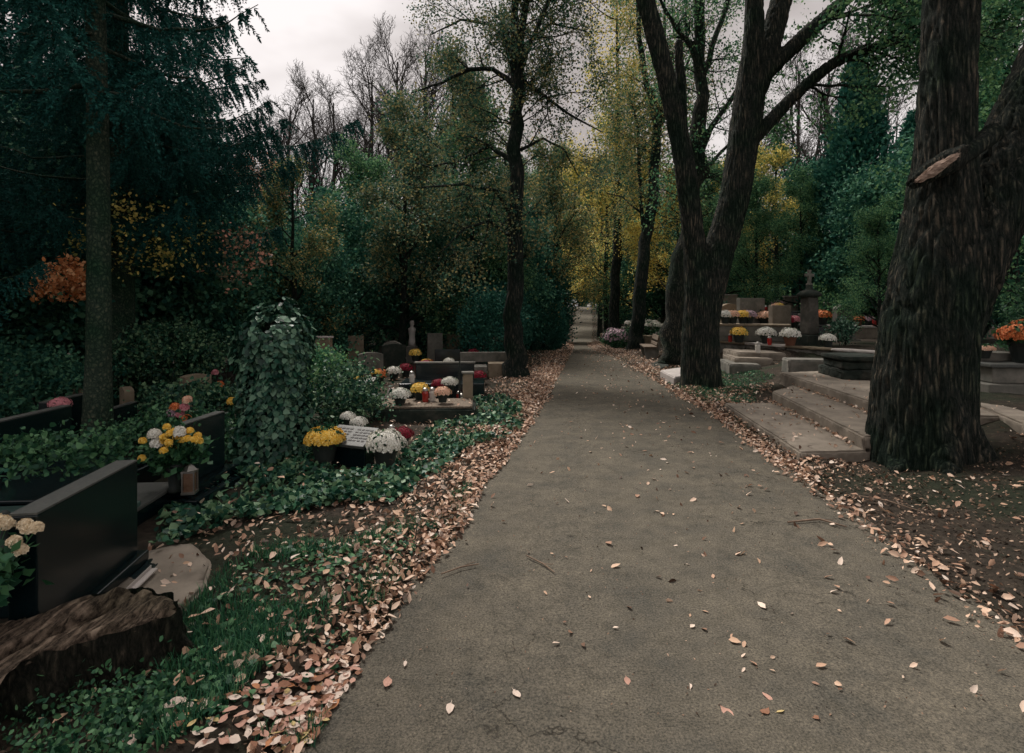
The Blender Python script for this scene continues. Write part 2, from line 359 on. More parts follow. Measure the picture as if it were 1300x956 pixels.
def asphalt_mat():
    m = bpy.data.materials.new('old_asphalt'); m.use_nodes = True; nt = m.node_tree; Lk = nt.links.new
    b = nt.nodes['Principled BSDF']; b.inputs['Roughness'].default_value = .95; b.inputs['Specular IOR Level'].default_value = .06
    tc = nt.nodes.new('ShaderNodeTexCoord')
    def nz(s, d=8, r=.6, st=None):
        n = nt.nodes.new('ShaderNodeTexNoise'); n.inputs['Scale'].default_value = s; n.inputs['Detail'].default_value = d; n.inputs['Roughness'].default_value = r
        Lk(tc.outputs['Object'], n.inputs['Vector']); return n.outputs[0]
    base = ramp(nt, [(.070, .069, .060, .28), (.108, .099, .080, .5), (.148, .133, .104, .74)]); Lk(nz(2.4, 10, .72), base.inputs[0])
    sp = ramp(nt, [(.35, .36, .38, .36), (1, 1, 1, .5), (1.9, 1.8, 1.7, .68)]); Lk(nz(95, 5, .85), sp.inputs[0])
    st = ramp(nt, [(.66, .67, .66, .34), (1, 1, 1, .54)]); Lk(nz(9, 10, .8), st.inputs[0])
    m1 = nt.nodes.new('ShaderNodeMix'); m1.data_type = 'RGBA'; m1.blend_type = 'MULTIPLY'; m1.inputs[0].default_value = 1
    m2 = nt.nodes.new('ShaderNodeMix'); m2.data_type = 'RGBA'; m2.blend_type = 'MULTIPLY'; m2.inputs[0].default_value = .8
    Lk(base.outputs[0], m1.inputs[6]); Lk(sp.outputs[0], m1.inputs[7]); Lk(m1.outputs[2], m2.inputs[6]); Lk(st.outputs[0], m2.inputs[7])
    # hairline cracks
    vo = nt.nodes.new('ShaderNodeTexVoronoi'); vo.feature = 'DISTANCE_TO_EDGE'; vo.inputs['Scale'].default_value = 1.1
    add = nt.nodes.new('ShaderNodeVectorMath'); add.operation = 'ADD'
    nn = nt.nodes.new('ShaderNodeTexNoise'); nn.inputs['Scale'].default_value = 3; nn.inputs['Detail'].default_value = 8
    Lk(tc.outputs['Object'], nn.inputs['Vector']); Lk(tc.outputs['Object'], add.inputs[0]); Lk(nn.outputs[1], add.inputs[1]); Lk(add.outputs[0], vo.inputs['Vector'])
    ck = ramp(nt, [(.3, .3, .3, 0), (1, 1, 1, .008)]); Lk(vo.outputs['Distance'], ck.inputs[0])
    gate = ramp(nt, [(0, 0, 0, .45), (1, 1, 1, .58)]); Lk(nz(.7, 3), gate.inputs[0])
    m3 = nt.nodes.new('ShaderNodeMix'); m3.data_type = 'RGBA'; m3.blend_type = 'MULTIPLY'
    Lk(gate.outputs[0], m3.inputs[0]); Lk(m2.outputs[2], m3.inputs[6]); Lk(ck.outputs[0], m3.inputs[7])
    Lk(m3.outputs[2], b.inputs['Base Color'])
    bp = nt.nodes.new('ShaderNodeBump'); bp.inputs['Strength'].default_value = .6; bp.inputs['Distance'].default_value = .006
    Lk(nz(130, 4, .8), bp.inputs['Height']); Lk(bp.outputs[0], b.inputs['Normal'])
    return m
M['ground'] = ground_mat(); M['asphalt'] = asphalt_mat()

# ------------------------------------------------------------------ terrain
EL = np.array([(-6, -2.3), (0, -1.2), (2.0, -.80), (2.5, -.72), (3.3, -.58), (3.9, -.42), (5.1, -.28), (5.6, -.16), (8.2, .295), (11.3, .75), (18.3, 1.75), (25, 2.68), (30, 3.2),
               (42, 4.5), (60, 6.4), (80, 8.86), (100, 11.2), (160, 19)])
ER = np.array([(-6, 2.2), (0, 2.4), (2.8, 2.49), (3.45, 2.55), (4.05, 2.63), (5.55, 2.78), (8.6, 3.1), (10.7, 3.12), (14.8, 3.3), (19.2, 3.6), (24, 3.6), (30, 4.2),
               (42, 5.9), (60, 8.5), (80, 11.2), (100, 13.7), (160, 21.5)])
ZP = np.array([(-30, 0), (18, 0), (30, -.3), (42, -.85), (58, -.3), (78, .8), (100, 1.75), (140, 2.2), (600, 2.2)])
_y = np.arange(-60, 601, 1.0); _z = np.interp(_y, ZP[:, 0], ZP[:, 1]); _k = np.exp(-.5 * (np.arange(-16, 17) / 5.0) ** 2); _k /= _k.sum()
ZP = np.stack([_y, np.convolve(np.pad(_z, 16, mode='edge'), _k, 'valid')], -1)      # a rounded crest and hollow
def eL(y): return np.interp(y, EL[:, 0], EL[:, 1])
def eR(y): return np.interp(y, ER[:, 0], ER[:, 1])
def wallX(y): return np.interp(y, [-10, 5, 7.2, 11.4, 15, 17, 60], [7.5, 7.5, 7.4, 7.2, 5.4, 5.6, 14])
def sm(t): t = np.clip(t, 0, 1); return t * t * (3 - 2 * t)
def bumps(x, y):
    return (.018 * np.sin(x * 2.3 + 1.3 * np.sin(y * 1.1)) + .014 * np.sin(y * 3.1 + x * 1.7) + .008 * np.sin(x * 7.3 + y * 5.1) + .006 * np.sin(y * 9.7 - x * 6.1))
def TZ(x, y):
    x = np.asarray(x, float); y = np.asarray(y, float)
    c = (eL(y) + eR(y)) / 2; hw = (eR(y) - eL(y)) / 2
    off = np.abs(x - c) - hw                                # distance outside the path
    prof = np.interp(y, ZP[:, 0], ZP[:, 1])
    dip = np.where(y < 58, 1 - sm((off - .6) / 4.0) * .85, 1)
    z = prof * np.where(prof < 0, dip, 1)
    near = sm((24 - y) / 6)
    z = z + near * .50 * sm((x - eR(y) - .45) / 3.0)        # the bank on the right
    terr = sm((x - wallX(y)) / .25) * sm((y - 10.5) / .4) * sm((60 - y) / 25)
    z = z + terr * (.26 + .95 * sm((y - 15.8) / 8) * sm((x - 6) / 2))
    z = z + bumps(x, y) * sm(off / .5)
    z = z + .06 * sm(1 - np.abs(off - .35) / .4) * sm((off) / .15) * sm((40 - y) / 10)   # the verge swells a little beside the asphalt
    return z
def tz(x, y): return float(TZ(x, y))
def GT(px, py, it=8):
    """ground point seen at (px, py)"""
    z = 0.0
    for _ in range(it):
        x, d, _z = G(px, py, z); z = z * .4 + .6 * tz(x, d)
    return (x, d, z)

def axis(lo, hi, a, b, fine, grow_):
    c = list(np.arange(a, b, fine)); s = fine; p = c[-1]
    while p < hi: s *= grow_; p += s; c.append(p)
    s = fine; p = a
    while p > lo: s *= grow_; p -= s; c.insert(0, p)
    return np.array(c)
gx = axis(-500, 500, -4.5, 8.5, .11, 1.07); gy = axis(-60, 700, 1.2, 18, .11, 1.035)
X, Y = np.meshgrid(gx, gy)
Z = TZ(X, Y)
c_ = (eL(Y) + eR(Y)) / 2; ins = (eR(Y) - eL(Y)) / 2 - np.abs(X - c_)
Z = Z - .05 * sm(ins / .12)
nx, ny = len(gx), len(gy)
i = (np.arange(ny - 1)[:, None] * nx + np.arange(nx - 1)[None, :]).ravel()
gme = mesh('ground', np.stack([X, Y, Z], -1).reshape(-1, 3), [np.stack([i, i + 1, i + nx + 1, i + nx], -1)], True)
tag(link('ground', gme, M['ground']), kind='structure')

ys = np.concatenate([np.arange(-5, 20, .08), np.arange(20, 121, .5)])
rag = .025 * np.sin(ys * 5.1) + .02 * np.sin(ys * 12.7 + 1) + .012 * np.sin(ys * 29)
rag2 = .025 * np.sin(ys * 4.3 + 2) + .02 * np.sin(ys * 11.1) + .012 * np.sin(ys * 33)
ts = np.array([-.02, 0, .03, .1, .25, .4, .5, .6, .75, .9, .97, 1, 1.02])
pv = []
for y, a, b in zip(ys, eL(ys) + rag, eR(ys) + rag2):
    x = a + (b - a) * ts
    z = np.interp(y, ZP[:, 0], ZP[:, 1]) + .015 * np.sin(np.pi * np.clip(ts, 0, 1)) + .006
    z = np.where((ts < 0) | (ts > 1), z - .07, z)
    pv.append(np.stack([x, np.full(len(ts), y), z], -1))
k = len(ts); i = (np.arange(len(ys) - 1)[:, None] * k + np.arange(k - 1)[None, :]).ravel()
pme = mesh('path', np.concatenate(pv), [np.stack([i, i + 1, i + k + 1, i + k], -1)], True)
tag(link('path', pme, M['asphalt']), kind='structure')

# ------------------------------------------------------------------ trees
def walk(r, p, d, Ln, n, wob=.18, up=0.0):
    pts = [np.array(p, float)]; d = np.array(d, float); d /= np.linalg.norm(d)
    for k in range(n):
        d = d + r.normal(size=3) * wob + np.array([0, 0, up]); d /= np.linalg.norm(d)
        pts.append(pts[-1] + d * Ln / n)
    return np.array(pts), d

def grow(r, p, d, Ln, rad, lev, kids, out, tips, up=.03, ang=.8, fine=3, shrink=.6, minr=.0035):
    n = 6 if lev == 0 else 4
    pts, d1 = walk(r, p, d, Ln, n, .13 + .03 * lev, up)
    radii = np.linspace(rad, rad * (.35 if lev < len(kids) else .2), n + 1)
    out.append((pts, radii, 7 if lev == 0 else (5 if lev == 1 else fine)))
    if lev >= len(kids):
        tips.append(pts); return
    kd = kids[lev]
    for k in range(kd):
        t = .25 + .75 * (k + r.random()) / kd
        i = min(int(t * n), n - 1); q = pts[i] + (pts[i + 1] - pts[i]) * (t * n - i)
        ax = pts[i + 1] - pts[i]; ax = ax / np.linalg.norm(ax)
        side = np.cross(ax, r.normal(size=3)); side /= np.linalg.norm(side) + 1e-9
        nd = ax * math.cos(ang) + side * math.sin(ang)
        grow(r, q, nd, Ln * shrink * (1.15 - .5 * t) * r.uniform(.8, 1.2), max(rad * (1 - .55 * t) * .55, minr), lev + 1, kids, out, tips, up, ang, fine, shrink, minr)

def tip_leaves(r, tips, per, size, spread=.12, wid=.36, up=.3, shape='rhomb'):
    T = np.concatenate([t for t in tips]); a = np.repeat(T, per, 0)
    a = a + r.normal(size=a.shape) * spread
    n = len(a); t, N = frames(n, up, r); s = size * r.uniform(.6, 1.25, n)
    return leaf_arr(a, t, N, s, s * wid, shape)

def auto_skel(r, H, rad, cb, nb, bl, kids, up=.05, ang0=1.0, lean=(0, 0), fine=3, minr=.0035):
    """straight leader with side branches from height cb"""
    out = []; tips = []
    n = 12; zs = np.linspace(0, H, n + 1)
    pts = np.stack([np.cumsum(r.normal(size=n + 1) * .05) + lean[0] * zs / H, np.cumsum(r.normal(size=n + 1) * .05) + lean[1] * zs / H, zs], -1); pts[0] = 0
    radii = rad * (1 - .85 * (zs / H) ** 1.1); radii[0] *= 1.35
    out.append((pts, radii, 10))
    for k in range(nb):
        f = (k + r.random()) / nb; z = cb + (H - cb) * f * .97
        p = np.array([np.interp(z, zs, pts[:, 0]), np.interp(z, zs, pts[:, 1]), z]); a = r.uniform(0, 2 * np.pi)
        el = ang0 * (1 - .55 * f); d = np.array([math.cos(a) * math.sin(el), math.sin(a) * math.sin(el), math.cos(el)])
        grow(r, p, d, bl * (1 - .6 * f) * r.uniform(.75, 1.2), rad * .42 * (1 - .7 * f), 0, kids, out, tips, up, .62 if minr > .005 else .75, fine, .6, minr)
    return out, tips

def make_tree(name, label, cat, out, tips, bark, leafmat, per=3, size=.09, spread=.18, loc=(0, 0, 0), seed=1, group=None, wid=.36):
    r = np.random.default_rng(seed)
    t = thing(name, label, cat, loc, group=group)
    V, Fq = tubes(out); link('trunk', mesh('trunk', V, [Fq], True), bark, t)
    if leafmat is not None and per:
        V, Fq = tip_leaves(r, tips, per, size, spread, wid); link('crown', mesh('crown', V, [Fq]), leafmat, t)
    return t

def clump_cloud(r, n, center, rad, ncl, clr, size, wid=.4, up=.2, hollow=.55, shape='rhomb', zpow=1):
    """leaves gathered in clumps through an uneven ellipsoid"""
    c = unit(r.normal(size=(ncl, 3))) * (hollow + (1 - hollow) * r.random((ncl, 1)) ** .6) * r.uniform(.8, 1.12, (ncl, 1))
    c = c * np.array(rad) + np.array(center)
    idx = r.integers(0, ncl, n); sc = r.uniform(.6, 1.4, ncl)[idx][:, None] * clr
    p = c[idx] + r.normal(size=(n, 3)) * sc * np.array([1, 1, .7])
    t, N = frames(n, up, r); s = size * r.uniform(.6, 1.3, n)
    return leaf_arr(p, t, N, s, s * wid, shape)

def bush(name, label, cat, loc, rad, n, ncl, clr, size, m, seed, group=None, wid=.4, shape='rhomb', stems=5, stemmat=None, hollow=.55, zc=None):
    r = np.random.default_rng(seed); t = thing(name, label, cat, loc, group=group)
    zc = rad[2] * .95 if zc is None else zc
    V, Fq = clump_cloud(r, n, (0, 0, zc), rad, ncl, clr, size, wid, shape=shape, hollow=hollow)
    V[:, 2] = np.maximum(V[:, 2], -.02 + .03 * r.random(len(V)))
    link('foliage', mesh('foliage', V, [Fq]), m, t)
    ls = []
    for k in range(stems):
        a = r.uniform(0, 6.28); pts, _ = walk(r, (0.05 * math.cos(a), .05 * math.sin(a), -.05), (math.cos(a) * rad[0] * .6, math.sin(a) * rad[1] * .6, rad[2] * 1.5), (rad[2] * 1.6), 5, .15)
        ls.append((pts, np.linspace(.025 * rad[2], .008, 6), 5))
    V, Fq = tubes(ls); link('stem', mesh('stem', V, [Fq], True), stemmat or M['bark_far'], t)
    return t

def conifer_cone(name, label, cat, loc, H, rb, n, size, m, seed, group=None, tiers=26, pw=.8, base=.0):
    """dense evergreen with a pointed outline, foliage in upright sprays"""
    r = np.random.default_rng(seed); t = thing(name, label, cat, loc, group=group)
    ncl = tiers * 14; z = base + (H - base) * r.random(ncl) ** 1.15; rr = rb * (1 - ((z - base) / (H - base))) ** pw * (1 - .55 * np.exp(-(z - base) / (H * .06)))
    a = r.uniform(0, 2 * np.pi, ncl); q = r.uniform(.72, 1.08, ncl)
    c = np.stack([np.cos(a) * rr * q, np.sin(a) * rr * q, z], -1)
    idx = r.integers(0, ncl, n); sp = (.12 + .16 * rr[idx] / rb)[:, None] * rb * .45
    p = c[idx] + r.normal(size=(n, 3)) * sp * np.array([1, 1, 1.5])
    T = unit(r.normal(size=(n, 3)) * .55 + np.array([0, 0, .7]) + np.stack([np.cos(a[idx]), np.sin(a[idx]), 0 * a[idx]], -1) * .6)
    N = unit(np.cross(T, r.normal(size=(n, 3)))); s = size * r.uniform(.6, 1.3, n)
    V, Fq = leaf_arr(p, T, N, s, s * .28); link('crown', mesh('crown', V, [Fq]), m, t)
    link('trunk', mesh('trunk', *[(lambda A: (A[0], [A[1]]))(tubes([(np.array([(0, 0, -.1), (0, 0, H * .5), (0, 0, H * .97)]), np.array([H * .018, H * .01, .01]), 8)]))][0], True), M['bark_far'], t)
    return t

def spruce(name, label, loc, H, rad, cb, bl, seed, ntw=6000, cat='spruce tree', extra=None, needle=.043):
    r = np.random.default_rng(seed); t = thing(name, label, cat, loc)
    zs = np.linspace(0, H, 16); pts = np.stack([.04 * np.sin(zs * .5), .03 * np.cos(zs * .6) - .03, zs], -1); pts[0, 2] = -.1
    rr = rad * (1 - .93 * zs / H); rr[0] *= 1.3
    lines = [(pts, rr, 18)]; brs = []
    z = cb; a = 0
    while z < H * .97:
        f = (z - cb) / (H - cb)
        for k in range(5):
            a += 2.4; brs.append((z + r.uniform(-.15, .15), a + r.uniform(-.4, .4), bl * (1 - f) ** .75 * r.uniform(.7, 1.1) + .2))
        z += .42 + .3 * f
    if extra: brs += extra
    tot = sum(b[2] for b in brs if b[0] < 9) + .3 * sum(b[2] for b in brs if b[0] >= 9)
    Pn = []; Tn = []
    for (z, a, Lb) in brs:
        n = 9; s = np.linspace(0, 1, n)
        h = -Lb * (.42 * s - .30 * s ** 3 + .0) + .12 * Lb * s          # sags, then lifts at the tip
        c = np.array([math.cos(a), math.sin(a)])
        b = np.stack([c[0] * Lb * s, c[1] * Lb * s, z + h], -1) + r.normal(size=(n, 3)) * .03 * s[:, None]
        lines.append((b, np.linspace(.028 * min(1, Lb / 2) + .006, .004, n), 4))
        m = int(ntw * Lb / tot * (1 if z < 9 else .3)); 
        if m < 4: m = 4
        u = r.uniform(.1, 1, m); side = r.choice([-1, 1], m)
        q = np.stack([np.interp(u, s, b[:, k]) for k in range(3)], -1)
        perp = np.array([-c[1], c[0], 0]); outw = np.array([c[0], c[1], 0])
        fr = r.random(m)
        d = perp * (side * (.35 + .5 * fr))[:, None] + outw * .45 + np.array([0, 0, -1.0]) * (.35 + .9 * (1 - fr))[:, None]
        d = unit(d + r.normal(size=(m, 3)) * .15)
        ln = (.16 + .42 * np.sin(np.pi * np.clip(u, .05, .97)) ** .8) * r.uniform(.6, 1.2, m) * min(1, Lb / 1.5)
        K = 14; w_ = (np.arange(K) + .5) / K
        pp = q[:, None, :] + d[:, None, :] * (ln[:, None, None] * w_[None, :, None]) + np.array([0, 0, -1]) * (ln[:, None, None] * .25 * w_[None, :, None] ** 2)
        pp = np.repeat(pp.reshape(-1, 3), 4, 0); dd = np.repeat(np.repeat(d, K, 0), 4, 0)
        Pn.append(pp); Tn.append(dd)
    Pn = np.concatenate(Pn); Tn = np.concatenate(Tn); n = len(Pn)
    T = unit(Tn * .9 + unit(r.normal(size=(n, 3))) * .75); N = unit(np.cross(T, r.normal(size=(n, 3))))
    s = needle * r.uniform(.7, 1.3, n)
    V, Fq = leaf_arr(Pn, T, N, s, s * .19); link('crown', mesh('crown', V, [Fq]), M['spruce'], t)
    V, Fq = tubes(lines); link('trunk', mesh('trunk', V, [Fq], True), M['bark_spruce'], t)
    return t

def thick_trunk(stems, voxel, furrow, seed, flare=None, fq=13.0, zs=.14):
    """stems that meet, blended into one skin and furrowed like old bark -> V, faces"""
    V, Fq = [], []; mb = MB()
    for pts, rad in stems:
        pts = np.array(pts, float); rad = np.array(rad, float)
        k = len(pts); tt = np.linspace(0, k - 1, (k - 1) * 5 + 1)
        cs = np.stack([np.interp(tt, np.arange(k), pts[:, j]) for j in range(3)], -1); rs = np.interp(tt, np.arange(k), rad)
        for _ in range(3): cs[1:-1] = (cs[:-2] + cs[1:-1] * 2 + cs[2:]) / 4; rs[1:-1] = (rs[:-2] + 2 * rs[1:-1] + rs[2:]) / 4
        mb.tube(cs, rs, 20)
    if flare:
        (bx, by, bz), rr, spread = flare; r = np.random.default_rng(seed)
        for k in range(7):
            a = k * 0.9 + r.uniform(-.2, .2); q = spread * r.uniform(.8, 1.25)
            mb.tube([(bx + math.cos(a) * rr * .35, by + math.sin(a) * rr * .35, bz + rr * 1.7), (bx + math.cos(a) * rr * .75, by + math.sin(a) * rr * .75, bz + rr * .45),
                     (bx + math.cos(a) * q, by + math.sin(a) * q, bz - .02), (bx + math.cos(a) * q * 1.5, by + math.sin(a) * q * 1.5, bz - .14)], [rr * .45, rr * .4, rr * .24, rr * .1], 12)
    o = mb.build('tmp', None)
    md = o.modifiers.new('r', 'REMESH'); md.mode = 'VOXEL'; md.voxel_size = voxel
    ms = o.modifiers.new('s', 'SMOOTH'); ms.iterations = 6; ms.factor = .5
    dg = bpy.context.evaluated_depsgraph_get(); me = bpy.data.meshes.new_from_object(o.evaluated_get(dg))
    n = len(me.vertices); co = np.empty(n * 3, np.float32); me.vertices.foreach_get('co', co); co = co.reshape(-1, 3)
    no = np.empty(n * 3, np.float32); me.vertex_normals.foreach_get('vector', no); no = no.reshape(-1, 3)
    dsp = np.empty(n)
    for i2 in range(n):
        x, y, z = co[i2]
        wx = noise.noise(Vector((x * 2, y * 2, z * 1.5 + seed))) * .5
        a = noise.noise(Vector((x * fq + wx, y * fq, z * fq * zs))); b = noise.noise(Vector((x * fq * 2.3, y * fq * 2.3, z * fq * zs * 3.2 + 7)))
        rg = 1 - abs(a) * 4.5 - abs(b) * 1.5
        dsp[i2] = furrow * max(-1.2, min(1, -rg)) * -1 * -1 + .02 * wx
    co = co + no * dsp[:, None]
    nf = len(me.polygons); lt = np.empty(nf, np.int32); me.polygons.foreach_get('loop_total', lt)
    li = np.empty(len(me.loops), np.int32); me.loops.foreach_get('vertex_index', li)
    fq4 = li.reshape(-1, 4) if (lt == 4).all() else None
    bpy.data.objects.remove(o)
    if fq4 is None:
        st = np.concatenate([[0], np.cumsum(lt)[:-1]]); fs = [np.stack([li[st[lt == k2] + j] for j in range(k2)], -1) for k2 in np.unique(lt)]
    else: fs = [fq4]
    return co, fs

# --- the thick forked tree on the right edge
T1D = 5.8
def q1(px, py, dd=0): return P(px, T1D + dd, py=py)
V, fs = thick_trunk([
    ([q1(1172, 610), q1(1172, 560), q1(1170, 500), q1(1180, 400), q1(1194, 300), q1(1199, 200), q1(1202, 100), q1(1208, 0), q1(1216, -200), q1(1222, -420), q1(1235, -700)],
     [.53, .48, .435, .41, .355, .255, .235, .225, .21, .17, .11]),
    ([q1(1185, 440), q1(1215, 350), q1(1252, 270, .05), q1(1292, 180, .1), q1(1335, 80, .15), q1(1400, -80, .3), q1(1500, -330, .5), q1(1600, -640, .8)],
     [.32, .35, .33, .31, .29, .25, .2, .12])], .016, .02, 3, (q1(1172, 590)[:2] + (tz(*q1(1172, 590)[:2]),),   .44, .5))
t1 = thing('broadleaf_tree', 'huge old tree with furrowed bark and a snapped branch, beside the concrete steps', 'tree', (0, 0, 0))
tips = []; ls = []; r_ = np.random.default_rng(21)
for k in range(16):
    st = [q1(1216, -200), q1(1222, -420), q1(1235, -650), q1(1400, -80, .3), q1(1500, -330, .5), q1(1600, -620, .8)][k % 6]
    a = r_.uniform(0, 6.28); grow(r_, st, (math.cos(a), math.sin(a), .6), 2.6, .09, 0, [6, 5, 3], ls, tips, .02, .8)
V2, F2 = tubes(ls)
o = link('trunk', mesh('trunk', np.concatenate([V, V2]), fs + [F2 + len(V)], True), M['bark'], t1)
Vl, Fl = tip_leaves(r_, tips, 3, .10, .2); link('crown', mesh('crown', Vl, [Fl]), M['green'], t1)
# snapped branch: short barked stub with a long splintered face
a0 = np.array(q1(1262, 168, -.12)); a1 = np.array(q1(1205, 212, -.30)); a2 = np.array(q1(1176, 228, -.28))
mb = MB(); mb.tube([a0, (a0 + a1) / 2, a1, a2], [.10, .085, .075, .045], 12); bb = mb.build('broken_branch', M['bark'], t1, smooth=True)
me = bpy.data.meshes.new('torn'); bm = bmesh.new()
me2 = bpy.data.meshes.new('scar'); bm2 = bmesh.new(); bmesh.ops.create_icosphere(bm2, subdivisions=4, radius=1)
ax = unit(np.array(q1(1222, 194, 0)) - np.array(q1(1158, 236, 0))); cen = np.array(q1(1190, 213, -.44))
bmesh.ops.create_icosphere(bm, subdivisions=4, radius=1)
side = unit(np.cross(ax, [0, 1, 0])); fwd = np.cross(side, ax)
for v in bm.verts:
    x, y, z = v.co; s = (1 + .35 * noise.noise(Vector((x * 2, y * 7, z * 7)))) * (1 if abs(x) < .8 else .9)
    if x > .5: s *= 1 + .25 * noise.noise(Vector((y * 12, z * 12, 3)))
    p = cen + ax * x * .255 * s + side * y * .045 * (1 - .35 * abs(x)) * s + fwd * z * .05 * s + side * .012 * noise.noise(Vector((x * 3, y * 14, z * 14)))
    v.co = Vector(p)
for v in bm2.verts:
    x, y, z = v.co; s = 1 + .22 * noise.noise(Vector((x * 3 + 4, y * 4, z * 4)))
    v.co = Vector(cen + fwd * 0 + np.array([.02, .075, 0]) + ax * (x * .33 * s + .05) + side * y * .095 * s + fwd * z * .09 * s)
bm2.to_mesh(me2); bm2.free(); link('branch_stub', me2, M['bark'], t1)
for p in me2.polygons: p.use_smooth = True
bm.to_mesh(me); bm.free(); to = link('torn_wood', me, M['torn'], bb)
tag(to, 'pale splintered wood where the branch tore off')

# --- the forked tree beside the path
T2D = 11.4
def q2(px, py, dd=0): return P(px, T2D + dd, py=py)
V, fs = thick_trunk([
    ([q2(890, 500), q2(889, 470), q2(889, 430), q2(891, 385), q2(884, 335), q2(877, 270, -.1), q2(868, 200, -.15), q2(852, 125, -.2), q2(836, 60, -.2), q2(819, 0, -.2), q2(800, -90, -.2), q2(780, -230), q2(770, -420)],
     [.42, .38, .36, .33, .23, .20, .19, .18, .175, .17, .16, .13, .06]),
    ([q2(892, 430), q2(896, 380), q2(908, 335), q2(922, 290), q2(934, 245), q2(941, 200), q2(948, 150), q2(953, 105), q2(957, 50, -.1), q2(958, 0, -.1), q2(956, -100, -.1), q2(950, -260, -.3), q2(945, -440)],
     [.28, .32, .30, .29, .285, .285, .30, .27, .18, .17, .16, .12, .06]),
    ([q2(950, 135), q2(962, 105), q2(976, 60, .1), q2(992, 0, .15), q2(1012, -90, .2), q2(1040, -220, .4), q2(1060, -420, .6)],
     [.22, .24, .22, .20, .18, .14, .06]),
    ([q2(950, 185), q2(985, 145), q2(1020, 110, -.1), q2(1060, 78, -.2), q2(1100, 62, -.3), q2(1145, 50, -.4), q2(1185, 47, -.5)], [.12, .12, .105, .10, .09, .07, .045]),
    ([q2(966, 100), q2(1010, 56, .1), q2(1045, 25, .2), q2(1080, -6, .3), q2(1130, -60, .5), q2(1190, -110, .8)], [.15, .15, .14, .125, .1, .05]),
    ([q2(866, 190), q2(866, 120, .1), q2(861, 62, .15), q2(862, 52, .2)], [.1, .10, .09, .08])], .026, .014, 8,
    (q2(890, 487)[:2] + (tz(*q2(890, 487)[:2]),), .34, .34))
t2 = thing('broadleaf_tree', 'large forked tree with two thick stems growing at the right edge of the path', 'tree', (0, 0, 0))
tips = []; ls = []; r_ = np.random.default_rng(4)
for (px, py, dd, dx, dz, Lb, n_) in [(1020, 110, -.1, .5, -.05, 1.3, 3), (1060, 78, -.2, .5, .2, 1.5, 4), (1100, 62, -.3, .7, -.1, 1.3, 4), (1145, 50, -.4, 1, .2, 1.4, 4), (1185, 47, -.5, 1, 0, 1.3, 4),
                                  (1045, 25, .2, .6, -.1, 1.6, 3), (1080, -6, .3, .8, -.2, 1.7, 4), (1130, -60, .5, .8, -.3, 1.8, 3), (820, 0, -.2, -.8, .5, 2.0, 2), (800, -90, -.2, -.8, .2, 2.4, 4),
                                  (956, -100, -.1, .1, .5, 2.4, 4), (950, -260, -.3, 0, .5, 2.6, 4), (1012, -90, .2, .4, .4, 2.2, 4), (1040, -220, .4, .3, .5, 2.4, 4), (780, -230, 0, -.4, .5, 2.4, 4), (770, -400, 0, 0, 1, 2.0, 4)]:
    for k in range(n_):
        a = r_.uniform(0, 6.28)
        grow(r_, q2(px, py, dd), (dx + .6 * math.cos(a), .8 * math.sin(a), dz + r_.uniform(-.35, .45)), Lb * r_.uniform(.7, 1.1), .035, 0, [5, 4], ls, tips, -.02, .75)
V2, F2 = tubes(ls)
link('trunk', mesh('trunk', np.concatenate([V, V2]), fs + [F2 + len(V)], True), M['bark'], t2)
Vl, Fl = tip_leaves(r_, tips, 4, .085, .10, .34); link('crown', mesh('crown', Vl, [Fl]), M['green'], t2)

def placed_tree(name, label, D, trunk, branches, bark, lm, seed, kids=(5, 4), bl=1.2, per=4, size=.06, spread=.12, loc=None, wid=.36, up=.0, dens=1.0, top=None):
    """tree whose leader and limbs are laid out joint by joint: trunk / branches = [(px, py, depth offset, radius), ...]"""
    r = np.random.default_rng(seed); t = thing(name, label, 'tree')
    out = []; tips = []
    for j, br in enumerate([trunk] + branches):
        pts = np.array([P(b[0], D + b[2], py=b[1]) for b in br]); rad = np.array([b[3] for b in br]); k = len(pts)
        tt = np.linspace(0, k - 1, (k - 1) * 3 + 1); cs = np.stack([np.interp(tt, np.arange(k), pts[:, q]) for q in range(3)], -1); rs = np.interp(tt, np.arange(k), rad)
        cs[1:-1] += r.normal(size=cs[1:-1].shape) * .25 * rs[1:-1, None]
        out.append((cs, rs, 14 if j == 0 else 7))
        ln = np.linalg.norm(np.diff(pts, axis=0), axis=1).sum()
        nb = int(ln * 2.6 * dens)
        for m_ in range(nb):
            u = r.uniform(.0 if j else .35, 1); i = min(int(u * (len(cs) - 1)), len(cs) - 2)
            ax = unit(cs[i + 1] - cs[i]); sd = np.cross(ax, r.normal(size=3)); sd /= np.linalg.norm(sd)
            grow(r, cs[i], ax * .5 + sd + np.array([0, 0, up]), bl * r.uniform(.6, 1.2), min(.02, rs[i] * .5), 0, list(kids), out, tips, .0, .7)
    if top:
        for m_ in range(top):
            a = r.uniform(0, 6.28); p = np.array(P(trunk[-1][0], D, py=trunk[-1][1])) - np.array([0, 0, r.uniform(0, 3)])
            grow(r, p, (math.cos(a), math.sin(a), .5), 2.4, .05, 0, [5, 4], out, tips, .03, .7)
    V, Fq = tubes(out); link('trunk', mesh('trunk', V, [Fq], True), bark, t)
    V, Fq = tip_leaves(r, tips, per, size, spread, wid); link('crown', mesh('crown', V, [Fq]), lm, t)
    return t

